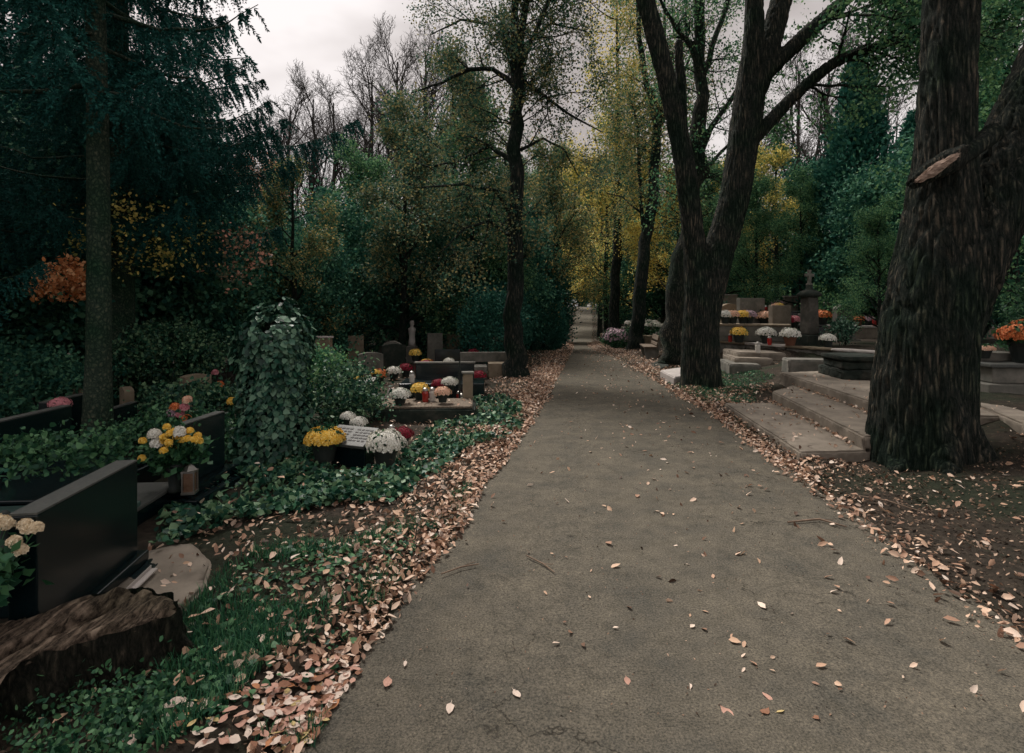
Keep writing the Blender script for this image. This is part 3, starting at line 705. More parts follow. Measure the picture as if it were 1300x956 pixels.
placed_tree('broadleaf_tree', 'tall slender dark tree with russet and yellow leaves at the left edge of the path', 13.0,
    [(656, 482, 0, .34), (655, 460, 0, .25), (654, 400, 0, .205), (655, 330, 0, .185), (655, 250, 0, .17), (656, 160, 0, .155), (657, 105, 0, .15), (654, 50, 0, .09), (652, -20, 0, .08), (650, -140, 0, .07), (645, -320, 0, .03)],
    [[(657, 110, 0, .10), (662, 50, .1, .085), (668, 0, .2, .08), (676, -110, .2, .05), (680, -240, .2, .02)], [(658, 100, 0, .06), (676, 50, -.2, .055), (696, 0, -.3, .05), (725, -70, -.5, .02)],
     [(652, 108, 0, .07), (625, 88, .2, .055), (595, 88, .3, .05), (560, 105, .5, .035), (522, 118, .8, .015)], [(660, 98, 0, .05), (695, 125, -.4, .035), (730, 150, -.7, .025), (765, 168, -1, .01)],
     [(650, 205, 0, .06), (622, 186, .3, .05), (580, 205, .6, .035), (545, 212, .8, .025), (505, 200, 1.0, .012)], [(650, 275, 0, .06), (630, 243, -.3, .045), (590, 234, -.5, .035), (535, 238, -.8, .015)],
     [(661, 190, 0, .045), (690, 176, .4, .03), (716, 190, .8, .02), (735, 225, 1.1, .01)], [(650, 300, 0, .05), (620, 280, -.7, .035), (590, 290, -1.2, .02), (560, 320, -1.5, .01)],
     [(653, 60, 0, .05), (620, 30, .5, .04), (585, 25, .8, .03), (545, 45, 1, .012)], [(660, 60, 0, .05), (700, 30, .5, .03), (745, 40, .8, .015)]],
    M['bark_far'], M['russet'], 31, (5, 4), 1.15, 3, .06, .10, dens=1.2, top=2)
placed_tree('broadleaf_tree', 'leaning mid size tree standing directly behind the large forked tree', 15.8,
    [(850, 467, 0, .36), (851, 440, 0, .30), (856, 390, 0, .28), (865, 330, 0, .26), (878, 260, 0, .25), (887, 190, 0, .24), (890, 120, 0, .17), (889, 50, 0, .15), (887, -30, 0, .13), (884, -200, 0, .08), (880, -330, 0, .03)],
    [[(891, 100, 0, .1), (903, 60, .1, .08), (922, 10, .2, .07), (940, -60, .3, .03)], [(888, 200, 0, .09), (905, 160, 0, .08), (935, 115, .3, .06), (960, 90, .6, .03)], [(887, 230, 0, .06), (912, 195, .3, .05), (945, 165, .6, .03)],
     [(888, 95, 0, .09), (878, 60, -.2, .07), (858, 35, -.4, .06), (838, 0, -.6, .04), (820, -60, -.7, .02)], [(888, 60, 0, .06), (870, 50, .2, .05), (850, 45, .4, .03)]],
    M['bark'], M['green'], 32, (5, 3), 1.3, 2, .08, .14, top=1)
placed_tree('broadleaf_tree', 'slim tree with a kinked trunk standing beside the bench right of the path', 24.0,
    [(806, 446, 0, .42), (807, 430, 0, .30), (810, 380, 0, .27), (816, 320, 0, .25), (824, 275, 0, .23), (832, 210, 0, .21), (836, 155, 0, .18), (822, 110, 0, .13), (812, 50, 0, .11), (808, -30, 0, .08), (806, -90, 0, .03)],
    [[(836, 155, 0, .12), (842, 100, .2, .1), (842, 50, .2, .08), (845, -30, .2, .03)], [(836, 160, 0, .12), (850, 130, -.2, .09), (870, 90, -.2, .06), (885, 40, -.2, .03)], [(818, 300, 0, .09), (812, 230, .3, .08), (810, 160, .5, .06), (795, 110, .8, .03)],
     [(824, 280, 0, .05), (790, 250, .5, .03), (770, 245, .8, .02)], [(834, 200, 0, .05), (800, 175, .5, .03), (775, 150, .8, .02)]],
    M['bark_far'], M['olive'], 33, (5, 3), 1.8, 3, .10, .2, top=2)
placed_tree('broadleaf_tree', 'thin dark tree next to the pink and white flowers where the path narrows', 31.0,
    [(780, 434, 0, .40), (780, 410, 0, .28), (782, 350, 0, .26), (784, 280, 0, .22), (783, 200, 0, .17), (785, 130, 0, .12), (783, 40, 0, .06), (783, 0, 0, .02)],
    [[(784, 270, 0, .08), (765, 220, .4, .06), (755, 170, .8, .03)], [(784, 220, 0, .08), (800, 170, .4, .06), (805, 110, .8, .03)]],
    M['bark_far'], M['yelgreen'], 34, (5, 3), 2.2, 4, .13, .28, top=2)

# --- spruces on the left
def onG(x, y, dz=0): return (x, y, tz(x, y) + dz)
s1 = spruce('spruce_tree', 'tall straight spruce with a bare lower trunk standing among the black headstones', onG(-4.45, 6.1), 17, .125, 4.0, 1.6, 41, 2600)
s2 = spruce('spruce_tree', 'broad spruce with long drooping boughs hanging against the grey sky', onG(-6.6, 9.6), 19, .2, 2.9, 2.35, 42, 9500,
            extra=[(4.75, -.02, 4.0), (4.5, -.3, 3.3), (3.6, -.3, 2.9), (3.2, -.7, 2.6), (4.1, -.9, 2.7), (4.2, .15, 2.8), (5.0, -.1, 2.7)])
dup(s2, onG(-10.2, 8.8), 2.0, 1.0, 'dark spruce with dense hanging boughs at the far left edge')
dup(s2, onG(-6.8, 5.2), 3.6, .72, 'smaller spruce leaning over the leftmost black headstone')
dup(s2, onG(-12.5, 15), 1.0, 1.0, 'spruce standing farther back in the shade behind the dark hedge')

# --- tree kinds for the middle distance and the woods
def proto(kind, seed, **k):
    r = np.random.default_rng(seed)
    if kind == 'bare':
        out_, tips_ = auto_skel(r, 1, 1, .25, 1, 1, [1]); out_, tips_ = auto_skel(r, 13, .22, 3.2, 15, 5.2, [7, 6, 3], .07, .75, minr=.009)
        return out_, tips_
    return auto_skel(r, k.get('H', 13), .22, k.get('cb', 2.5), k.get('nb', 17), k.get('bl', 4.2), [6, 5], .04, 1.15)
PLACED = []
def place(base, px, D, H=None, rz=0.0, label=None, group=None, mats=None, first=False, ref=13.0, sink=0):
    x = (px - HX) / F * D
    if px == 752: x = float(eR(D)) + 2.5
    s = (H / ref) if H else 1
    l = (x, D, tz(x, D) - .05 - sink)
    if first:
        base.location = l; base.rotation_euler = (0, 0, rz); base.scale = (s,) * 3; base['label'] = label or base['label']
        if group: base['group'] = group
        return base
    return dup(base, l, rz, s, label, group, mats)

ob, tb = proto('bare', 51); bare = make_tree('bare_tree', 'x', 'tree', ob, tb, M['twig'], None, 0, group='bare trees against the sky')
ob, tb = proto('leafy', 52); brA = make_tree('broadleaf_tree', 'x', 'tree', ob, tb, M['bark_far'], M['olive'], 6, .15, .24, seed=52)
ob, tb = proto('leafy', 53, cb=1.6, nb=20, bl=4.6); brB = make_tree('broadleaf_tree', 'x', 'tree', ob, tb, M['bark_far'], M['yellow'], 6, .18, .28, seed=53)
ob, tb = proto('leafy', 54, cb=1.2, nb=24, bl=4.2); brC = make_tree('broadleaf_tree', 'x', 'tree', ob, tb, M['bark_far'], M['green'], 7, .15, .26, seed=54)
yew = bush('evergreen_tree', 'x', 'tree', (0, 0, 0), (2.3, 2.3, 3.4), 26000, 170, .34, .13, M['yew'], 55, stems=4, hollow=.45, zc=3.3)
thu = conifer_cone('thuja_tree', 'x', 'conifer', (0, 0, 0), 9, 1.9, 26000, .17, M['thuja'], 56)

g = 'bare trees against the sky'
for i_, (px, D, H, rz) in enumerate([(395, 34, 14.2, 0), (468, 38, 17, 1.1), (505, 44, 20, 2.5), (355, 40, 14, 3.6), (545, 36, 18, 4.0), (1010, 30, 13.0, .6), (1055, 34, 15.5, 2.2), (1095, 30, 13.5, 4.4), (960, 40, 15, 5), (772, 60, 19, 1.4), (425, 30, 12.5, 5.2), (370, 33, 13.5, 2.9), (500, 33, 16, .3)]):
    place(bare, px, D, H, rz, ['bare tree with a rounded fan of twigs left of the sky gap', 'tall bare tree in the middle of the sky gap', 'tallest bare tree left of the russet tree', 'bare tree behind the tip of the long spruce bough',
          'bare tree whose twigs show through the russet crown', 'bare tree right of the forked tree, above the yellow green crown', 'bare tree showing left of the big pointed thuja', 'bare tree behind the top of the big pointed thuja',
          'bare tree half hidden by the right stem of the forked tree', 'bare tree far off above the end of the path', 'shorter bare tree between the two tallest of the sky gap', 'bare tree just right of the long spruce bough', 'dense bare tree touching the brownish tree tops'][i_], g, first=(i_ == 0))
lab = {'brA': 'olive brown', 'brB': 'golden yellow', 'brC': 'dark green'}
spots = [  # base, px, D, H, rz, label, mats
    (brB, 762, 46, 13, 0, 'golden yellow tree arching over the far end of the path from the right', None),
    (brB, 716, 52, 14, 1.5, 'golden tree on the left of the path beyond the crest', {'crown': M['yelgreen']}),
    (brB, 790, 62, 15, 2.6, 'yellow tree deep in the avenue right of the path end', None),
    (brB, 700, 70, 16, 4, 'yellow green tree deep in the avenue left of the path end', {'crown': M['yelgreen']}),
    (brB, 752, 128, 15, .7, 'yellow green tree closing the end of the path', {'crown': M['yelgreen']}),
    (brB, 735, 133, 13, 1.7, 'low yellow green tree right behind the very end of the path', {'crown': M['yelgreen']}),
    (brB, 862, 30, 7.5, 3.3, 'small round golden tree seen between the forked tree and the slim leaning trunk', {'crown': M['yellow']}),
    (brB, 760, 84, 16, 5, 'tall yellowing tree far along the right side of the avenue', {'crown': M['olive']}),
    (brB, 700, 95, 15, 5.6, 'tall yellowing tree far along the left side of the avenue', None),
    (brA, 700, 36, 10, 0, 'olive brown tree leaning in over the crest of the path', None),
    (brA, 600, 27, 11.5, 2, 'olive brown tree behind the slender russet tree', {'crown': M['russet']}),
    (brA, 575, 21, 10.5, 4.4, 'brownish tree left of the slender russet tree', {'crown': M['russet']}),
    (brA, 705, 26, 9, 3.1, 'olive tree behind the dark hedge bushes left of the path', {'crown': M['olive']}),
    (brA, 770, 40, 12.5, 5.2, 'tall olive tree above the thin dark trunk', None),
    (brA, 925, 34, 9, 1.1, 'loose olive green tree between the stems of the forked tree', {'crown': M['yelgreen']}),
    (brA, 985, 26, 7.5, 2.2, 'low yellow green tree left of the big pointed thuja', {'crown': M['yelgreen']}),
    (brA, 318, 16, 5.6, .4, 'small reddish brown tree below the long spruce bough', {'crown': M['pink']}),
    (brA, 372, 13.5, 4.9, 1.9, 'small brown flecked tree behind the ivy covered stump', {'crown': M['olive']}),
    (brC, 455, 22, 7.2, 0, 'olive flecked tree below the bare trees', {'crown': M['russet']}),
    (brC, 510, 17, 7.0, 1.3, 'mottled tree above the flower covered graves on the left', {'crown': M['russet']}),
    (brC, 600, 19, 7.5, 2.4, 'dark green tree left of the slender russet trunk', None),
    (brC, 905, 26, 6.5, 4.4, 'dark green tree behind the stems of the forked tree', None),
    (brC, 960, 22, 5.2, 5.1, 'dark green tree over the rows of potted flowers on the terrace', None),
    (brC, 1015, 20, 4.8, .9, 'dark green tree behind the stone pillar with the cross', None),
    (brC, 1118, 13.5, 3.1, 2.9, 'low leafy green tree overhanging the wall left of the huge old tree', None),
    (brC, 820, 38, 11, 3.7, 'dark green tree in the avenue right of the thin dark trunk', None),
    (brC, 668, 40, 11, 5.5, 'dark green tree farther back left of the path', None),
    (brC, 1190, 22, 7, 1.7, 'dark green tree hidden behind the huge old trunk', None),
    (brC, 1290, 13, 8, 4.2, 'dark leafy tree at the right edge behind the orange flowers', None)]
used = set()
for b, px, D, H, rz, lb, mt in spots:
    f = id(b) not in used; used.add(id(b)); 
    o = place(b, px, D, H, rz, lb, None, mt, first=f)
    if f and mt: pass
yspots = [(165, 11.5, 6, 0, 'dark yew behind the spruce trunk'), (245, 13, 4.8, 1, 'dense yew left of the ivy covered stump'), (300, 17, 5.2, 2, 'tall dark yew behind the clipped hedge'),
          (380, 15, 4.0, 3, 'dark yew behind the ivy covered stump'), (440, 18, 5.3, 4, 'dark yew left of the flower covered graves'), (490, 24, 5.6, 5, 'wide dark yew far behind the flower covered graves'),
          (545, 19, 4.6, .5, 'dark evergreen behind the white statue'), (620, 22, 6.4, 1.5, 'dark evergreen just left of the slender russet trunk'), (-60, 10, 4.6, 2.5, 'dark evergreen at the far left behind the headstones'),
          (90, 13, 7, 3.5, 'dark evergreen between the spruce trunk and the left edge'), (1140, 17, 5.5, 4.5, 'dark evergreen behind the wall left of the huge old trunk'), (1235, 15, 6, 5.5, 'dark evergreen just right of the huge old trunk'),
          (920, 31, 7, .8, 'dark evergreen behind the far potted flowers'), (842, 36, 7.5, 1.8, 'dark evergreen behind the bench'), (1040, 28, 8, 2.8, 'tall dark evergreen behind the stone pillar'), (785, 52, 7, 3.8, 'dark evergreen right of the far path'), (744, 146, 9, 2.2, 'distant dark evergreen closing off the very end of the path'), (724, 132, 9, 1.2, 'distant dark evergreen just left of the very end of the path'), (754, 128, 8, 4.0, 'distant dark evergreen just right of the very end of the path'), (738, 126, 8, 3.2, 'distant dark evergreen standing exactly where the path vanishes')]
for i_, (px, D, H, rz, lb) in enumerate(yspots): place(yew, px, D, H, rz, lb, first=(i_ == 0), ref=6.7)
tspots = [(1088, 19.5, 9.0, 0, 'big pointed thuja towering behind the wall left of the huge old tree'), (1160, 24, 8.5, 1, 'second tall thuja partly hidden by the huge old trunk'), (690, 24, 4.8, 2, 'ivy dark conifer column just right of the slender russet trunk'),
          (350, 27, 8.5, 3, 'pointed conifer rising behind the hanging spruce boughs'), (225, 24, 10.5, 4, 'pointed conifer behind the clipped hedge'), (1265, 19, 8.5, 5, 'dark conifer at the right edge behind the broken branch'), (688, 34, 9.5, 6, 'tall narrow conifer behind the hedge bushes')]
for i_, (px, D, H, rz, lb) in enumerate(tspots): place(thu, px, D, H, rz, lb, first=(i_ == 0), ref=9.0)
# clipped dark bushes lining the path on the left
hb = bush('evergreen_bush', 'x', 'bush', (0, 0, 0), (.85, .85, 1.05), 9000, 90, .17, .07, M['thuja'], 57, stems=3, hollow=.6, zc=1.0)
g = 'dark bushes lining the left side of the path'
for i_, (px, D, s, lb) in enumerate([(683, 15.5, .95, 'nearest dark bush of the row right of the slender russet trunk'), (697, 18.5, 1.15, 'second dark bush of the row left of the path'), (704, 21.5, 1.3, 'third dark bush of the row left of the path'),
                                     (709, 24.5, 1.4, 'fourth dark bush of the row left of the path'), (713, 28, 1.5, 'fifth dark bush of the row left of the path'), (716, 33, 1.5, 'farthest dark bush of the row left of the path')]):
    x = (px - HX) / F * D; x = min(x, float(eL(D)) - 1.35 * s - .3 - .02 * D)
    if i_ == 0: hb.location = onG(x, D, -.05); hb.scale = (s, s, s * 1.15); hb['label'] = lb; hb['group'] = g
    else: dup(hb, onG(x, D, -.05), i_ * 1.1, (s, s, s * 1.2), lb, g)

# far woods: one leafy mass beyond the trees one can tell apart
r_ = np.random.default_rng(77); Vs = []; Fs = []; b0 = 0
for k in range(95):
    az = r_.uniform(-1.1, 1.1); D = r_.uniform(48, 120); x = math.tan(az) * D * .95
    if abs(x - float((eL(min(D, 160)) + eR(min(D, 160))) / 2)) < 6: continue
    H = r_.uniform(5, 8.5) if D < 80 else r_.uniform(7, 10)
    V, Fq = clump_cloud(r_, 900, (x, D, tz(x, D) + H * .48), (H * .33, H * .33, H * .5), 30, H * .07, .62, .4); Vs.append(V); Fs.append(Fq + b0); b0 += len(V)
tag(link('far_woods', mesh('far_woods', np.concatenate(Vs), [np.concatenate(Fs)]), M['green']), 'dense dark woods closing the view all round', 'woods', kind='stuff')

# ------------------------------------------------------------------ concrete steps, platform, terrace wall (right)
def world_poly(pts, z): return [G(px, py, z)[:2] for px, py in pts]
st = thing('stone_steps', 'wide worn concrete steps strewn with leaves, left of the huge old tree', 'steps', (3.3, 7.4, 0))
def off(pl, o=(3.3, 7.4)): return [(p[0] - o[0], p[1] - o[1]) for p in pl]
for poly, z0, z1, sd_ in [([(2.96, 5.84), (3.95, 5.92), (4.35, 8.9), (3.31, 8.86)], -.2, .13, 1), ([(3.65, 5.9), (4.62, 5.9), (5.2, 10.2), (4.16, 9.1)], -.1, .28, 2),
                          ([(4.43, 6.3), (6.2, 6.1), (6.8, 10.9), (4.93, 10.5)], 0, .43, 3)]:
    link('step', rough_block(off(poly), z0, z1, .075, .010, sd_), M['concrete'], st)
pf = thing('stone_platform', 'concrete platform behind the huge old trunk at the right edge, carrying the tomb', 'platform', (6.5, 7, 0))
link('slab', rough_block(off([(4.75, 4.5), (5.1, 5.67), (5.76, 7.3), (6.3, 8.6), (9.5, 8.6), (9.5, 4.5)], (6.5, 7)), .05, .455, .12, .01, 6), M['concrete'], pf)

wl = thing('terrace_wall', 'low stone wall with a pale coping holding up the terrace of graves', 'wall', (6.3, 13.2, 0))
a, b = Vector((5.42, 15.4)), Vector((7.35, 11.2)); dv = (b - a).normalized(); nv = Vector((-dv.y, dv.x)); 
for k, (f0, f1) in enumerate([(0, .24), (.245, .5), (.505, .75), (.755, 1)]):
    p, q = a + (b - a) * f0, a + (b - a) * f1
    link('wall_stone', rough_block(off([tuple(p), tuple(q), tuple(q + nv * .22), tuple(p + nv * .22)], (6.3, 13.2)), .1, .69, .14, .012, k), M['stone'], wl)
    e = nv * .04
    link('coping', rough_block(off([tuple(p - e), tuple(q - e), tuple(q + nv * .26), tuple(p + nv * .26)], (6.3, 13.2)), .693, .75, .14, .005, k + 9), M['marble' if k in (1, 3) else 'beige'], wl)
ts_ = thing('terrace_steps', 'three small pale stone steps leading up to the graves on the terrace', 'steps', (5.5, 13.2, 0))
for k, (poly, z0, z1) in enumerate([([(4.75, 12.4), (5.35, 12.2), (5.55, 13.4), (4.95, 13.6)], .1, .40), ([(5.0, 12.75), (5.75, 12.5), (5.9, 13.6), (5.15, 13.9)], .1, .50), ([(5.2, 13.1), (6.15, 12.75), (6.25, 13.7), (5.3, 14.3)], .1, .60)]):
    link('step', rough_block(off(poly, (5.5, 13.2)), z0, z1, .12, .008, k + 20), M['concrete' if k else 'stone'], ts_)

def simple_block(name, label, cat, poly, z0, z1, m, seed, part='block', amp=.01, group=None):
    c = (sum(p[0] for p in poly) / len(poly), sum(p[1] for p in poly) / len(poly))
    t = tag(link(name, rough_block([(p[0] - c[0], p[1] - c[1]) for p in poly], z0, z1, .07, amp, seed), m, loc=(c[0], c[1], 0)), label, cat, group); return t
t = thing('mossy_tomb', 'low dark mossy stone grave with layered edges above the concrete steps', 'grave', (5.8, 9.9, .42))
link('base', rough_block([(-.35, -.50), (.75, -.75), (.95, .3), (-.2, .5)], 0, .16, .06, .025, 31), M['mossy'], t)
link('body', rough_block([(-.29, -.42), (.68, -.65), (.85, .25), (-.15, .42)], .163, .31, .06, .025, 32), M['mossy'], t)
link('cover', rough_block([(-.32, -.46), (.71, -.7), (.88, .27), (-.18, .46)], .313, .38, .06, .02, 33), M['mossy'], t)
simple_block('kerb_block', 'grey kerb block at the top of the grass bank, left of the mossy grave', 'kerb', [(5.35, 11.0), (6.1, 10.8), (6.2, 11.35), (5.45, 11.5)], .3, .62, M['stone'], 35)
simple_block('marble_slab', 'pale marble slab lying between the forked tree and the leaning trunk behind it', 'slab', [G(838, 470, .2)[:2], G(856, 479, .2)[:2], G(878, 476, .2)[:2], G(872, 465, .2)[:2]], -.02, .2, M['marble'], 36, amp=.004)
simple_block('stone_slab', 'flat dark slab half buried in leaves left of the pale marble slab', 'slab', [G(822, 464, .06)[:2], G(838, 470, .06)[:2], G(850, 465, .06)[:2], G(836, 459, .06)[:2]], -.05, .09, M['mossy'], 37)

# pillar with a cross
px_, py_ = 6.98, 13.35
t = thing('stone_pillar', 'tall weathered square stone pillar topped by a small cross, behind the low wall', 'monument', (px_, py_, tz(px_, py_)), .25)
z0 = .0
MB().box((0, 0, .12), (.46, .46, .28)).build('base', M['mossy'], t, bevel=.02)
MB().box((0, 0, .70), (.30, .30, .88), top=.92).build('shaft', mat('dark_pillar_stone', [(.03, .034, .03), (.075, .07, .06), (.16, .145, .12)], .9, 4, .6, 40), t, bevel=.03)
MB().lathe([(.16, 1.13), (.24, 1.15), (.27, 1.19), (.25, 1.23), (.19, 1.28), (.11, 1.31), (.08, 1.33), (.07, 1.42)], 20).build('cap', M['mossy'], t, smooth=True)
MB().box((0, 0, 1.60), (.075, .06, .36)).box((0, 0, 1.655), (.24, .056, .07)).box((0, 0, 1.44), (.12, .1, .04)).build('cross', M['stone'], t, bevel=.008)

# ------------------------------------------------------------------ potted chrysanthemums, candles, headstones
def mum_mesh(R_, n, pet, seed, fl=.026, flat=.72):
    r = np.random.default_rng(seed)
    k = np.arange(n) + .5; ph = np.arccos(1 - k / n * 1.12); th = np.pi * (1 + 5 ** .5) * k
    D = np.stack([np.cos(th) * np.sin(ph), np.sin(th) * np.sin(ph), np.cos(ph)], -1) + r.normal(size=(n, 3)) * .04; D = unit(D)
    lump = 1 + .05 * np.sin(D[:, 0] * 7 + seed) + .05 * np.sin(D[:, 1] * 6)
    C = D * (R_ * lump * r.uniform(.93, 1.05, n))[:, None] * np.array([1, 1, flat]) + np.array([0, 0, R_ * .2])
    ref = unit(np.cross(D, r.normal(size=(n, 3)))); b2 = np.cross(D, ref)
    Ps = []; Ts = []; Ns = []; Ls = []
    for ring, (tilt, ln) in enumerate([(.25, 1.0), (.75, .72)] if pet > 6 else [(.35, 1.0)]):
        for j in range(pet):
            a = 2 * np.pi * (j + .5 * ring) / pet; rad = ref * math.cos(a) + b2 * math.sin(a)
            T = unit(rad * math.cos(tilt) + D * math.sin(tilt)); N = unit(np.cross(T, np.cross(D, T)))
            Ps.append(C); Ts.append(T); Ns.append(N); Ls.append(fl * ln * r.uniform(.8, 1.2, n))
    Pp, T, N, Ln = map(np.concatenate, (Ps, Ts, Ns, Ls))
    return leaf_arr(Pp, T, N, Ln, Ln * (.42 if pet > 6 else .6), fold=.1)

MUM = {}
def mum(color, R_, loc, label, detail=2, pot='dark_pot', group=None, rz=0.0, name='potted_chrysanthemum', flat=.72, cat='potted flowers', pot_h=.17):
    """proto per (colour, detail): unit radius .2 scaled to R_"""
    key = (color, detail, pot, flat)
    s = R_ / .2
    if key in MUM: return dup(MUM[key], loc, rz, s, label, group)
    sd_ = len(MUM) + 5; t = thing(name, label, cat, loc, rz, group); t.scale = (s,) * 3
    H = pot_h
    MB().lathe([(.085, 0), (.115, H * .8), (.125, H * .82), (.13, H), (.112, H), (.105, H * .85)], 18).build('pot', M[pot], t, smooth=False)
    n, pet, fl = {3: (420, 8, .020), 2: (260, 6, .025), 1: (130, 5, .034)}[detail]
    r = np.random.default_rng(sd_)
    V, Fq = clump_cloud(r, {3: 1500, 2: 700, 1: 200}[detail], (0, 0, H + .06), (.14, .14, .085), 40, .025, .036 if detail > 1 else .06, .45, hollow=.7)
    link('foliage', mesh('foliage', V, [Fq]), M['mumleaf'], t)
    V, Fq = mum_mesh(.19, n, pet, sd_, fl, flat); V[:, 2] += H + .0
    link('blossom', mesh('blossom', V, [Fq]), M['fl_' + color], t)
    MUM[key] = t
    return t

LAN = {}
def candle(kind, loc, label, s=1.0, group='grave candles', rz=0):
    if kind in LAN: return dup(LAN[kind], loc, rz, s, label, group)
    t = thing('grave_candle', label, 'grave candle', loc, rz, group); t.scale = (s,) * 3
    MB().lathe([(.035, 0), (.042, .02), (.045, .12), (.036, .15)], 12).build('glass', M[kind], t, smooth=False)
    MB().lathe([(.04, .151), (.044, .16), (.03, .185), (.012, .195)], 12).build('lid', M['metal'], t)
    LAN[kind] = t; return t

def headstone(label, loc, Lw, H, th, m, topm, rz=0, plinth=((.12, .08), (.24, .06)), name='headstone', top_curve=0, group=None, cat='headstone', text=False):
    """slab standing on stacked plinths; the slab's long side runs along local Y, its face looks along +X"""
    t = thing(name, label, cat, loc, rz, group)
    z = sum(p[1] for p in plinth); zz = 0
    for k, (e, h) in enumerate(sorted(plinth, key=lambda q: -q[0])):
        MB().box((0, 0, zz + h / 2), (th + e * 2, Lw + e * 1.4, h)).build('plinth', m, t, bevel=.008); zz += h + .001
    if top_curve:
        n = 12; poly = [(-Lw / 2, zz)] + [(-Lw / 2 + Lw * i / n, H - top_curve * (2 * i / n - 1) ** 2) for i in range(n + 1)] + [(Lw / 2, zz)]
        mb = MB(); k = len(poly); mb.add([(-th / 2, p[0], p[1]) for p in poly] + [(th / 2, p[0], p[1]) for p in poly],
               [tuple(range(k)), tuple(range(k, 2 * k))[::-1]] + [(i, (i + 1) % k, k + (i + 1) % k, k + i) for i in range(k)])
        mb.build('slab', m, t, bevel=.006)
    else:
        MB().box((0, 0, (zz + H) / 2), (th, Lw, H - zz)).build('slab', m, t, bevel=.006)
        if topm: MB().box((0, 0, H + .006), (th - .004, Lw - .004, .010)).build('top_edge', topm, t)
    return t

# left: black granite row
headstone('large black granite headstone nearest the camera, beside the old tree stump', (-2.28, 3.02, 0), .92, .665, .12, M['granite'], M['granite_top'], R(9), ((.05, .06), (.14, .05)))
h2 = headstone('black granite headstone on a two step base behind the yellow flower bouquet', (-2.75, 5.02, 0), .62, .63, .09, M['granite'], M['granite_top'], R(-3), ((.10, .07), (.2, .06)))
headstone('wide black headstone at the left edge, left of the spruce trunk', (-4.42, 5.0, 0), 1.35, .63, .10, M['granite'], M['granite_top'], R(2), ((.12, .08), (.28, .07)))
headstone('short black headstone right behind the wide one, under pink flowers', (-5.0, 6.35, 0), .62, .60, .1, M['granite'], M['granite_top'], R(4))
headstone('small black headstone just right of the spruce trunk', (-4.62, 6.72, 0), .55, .45, .08, M['granite'], M['granite_top'], R(6))
headstone('beige headstone behind the small black one by the spruce trunk', (-5.42, 8.0, 0), .55, .5, .12, M['beige'], None, R(40), ((.06, .06), (.1, .02)), top_curve=.03)
headstone('pale headstone between the spruce trunk and the left headstones', (-6.2, 8.2, 0), .5, .5, .12, M['beige'], None, R(50), ((.06, .06), (.1, .02)), top_curve=.05)
headstone('pale stone gravestone with a slanted top under the clipped hedge, with white blossoms on it', (-4.95, 8.9, 0), .42, .58, .16, M['beige'], None, R(-30), ((.06, .06), (.1, .02)), top_curve=.03)
# grave beds between the headstones
t = thing('grave_bed', 'teal grey granite grave cover behind the nearest black headstone', 'grave', (-3.05, 3.35, 0), R(8))
MB().box((0, 0, .12), (1.1, .95, .24)).build('kerb', M['granite'], t, bevel=.01); MB().box((0, 0, .262), (1.14, .99, .04)).build('cover', M['teal_slab'], t, bevel=.01)
t = thing('grave_bed', 'grey granite grave cover left of the yellow flower bouquet', 'grave', (-3.15, 4.25, 0), R(5))
MB().box((0, 0, .06), (.8, .9, .12)).build('kerb', M['granite'], t, bevel=.01); MB().box((0, 0, .14), (.84, .94, .035)).build('cover', M['granite_top'], t, bevel=.01)
t = thing('grave_bed', 'black grave kerb in front of the wide headstone at the left edge', 'grave', (-3.75, 4.7, 0), R(3))
MB().box((0, 0, .09), (.95, 1.3, .18)).build('kerb', M['granite'], t, bevel=.01); MB().box((0, 0, .20), (.85, 1.2, .03)).build('cover', M['granite'], t, bevel=.01)

def flower_ball(r, C, n, fl, color, parent, name='flower', pet=7, flat=1):
    """a single double flower head"""
    V, Fq = mum_mesh(fl, n, pet, int(r.integers(1, 999)), fl * .8, flat); V += np.array(C)
    return link(name, mesh(name, V, [Fq]), M['fl_' + color], parent)

# bouquet of yellow and white flowers in a lantern vase
bq = thing('flower_bouquet', 'bouquet of yellow and white chrysanthemums in a vase before a black headstone', 'bouquet', (-2.72, 4.58, .12))
MB().lathe([(.04, 0), (.055, .02), (.04, .05), (.05, .16), (.075, .23), (.06, .235)], 16).build('vase', M['dark_pot'], bq, smooth=True)
r_ = np.random.default_rng(8); ls = []
heads = [(208, 556, 'yellow'), (216, 551, 'yellow'), (224, 556, 'yellow'), (221, 549, 'yellow'), (206, 561, 'yellow'), (214, 563, 'yellow'), (231, 560, 'yellow'), (238, 558, 'yellow'), (247, 559, 'yellow'), (251, 554, 'yellow'),
         (253, 561, 'yellow'), (212, 543, 'yellow'), (213, 568, 'yellow'), (220, 568, 'yellow'), (181, 561, 'yellow'), (180, 583, 'yellow'), (208, 573, 'yellow'), (196, 553, 'white'), (199, 564, 'white'), (228, 550, 'white'), (241, 548, 'yellow')]
base = np.array((-2.72, 4.58, .12))
for (px, py, c) in heads:
    p = np.array(P(px, 4.45 + r_.uniform(-.1, .12), py=py)) - base
    flower_ball(r_, p, 40, .034 if c == 'white' else .021, c, bq, 'flower', 6)
    ls.append((np.array([(0, 0, .18), p * .5 + np.array([0, 0, .1]), p]), np.array([.004, .0035, .003]), 4))
V, Fq = tubes(ls); link('stem', mesh('stem', V, [Fq], True), M['mumleaf'], bq)
V, Fq = clump_cloud(r_, 900, (.02, 0, .33), (.2, .16, .16), 40, .045, .06, .35, hollow=.4); link('foliage', mesh('foliage', V, [Fq]), M['mumleaf'], bq)
ln = thing('grave_lantern', 'small copper framed lantern at the foot of the bouquet', 'lantern', (-2.56, 4.52, .135), R(10))
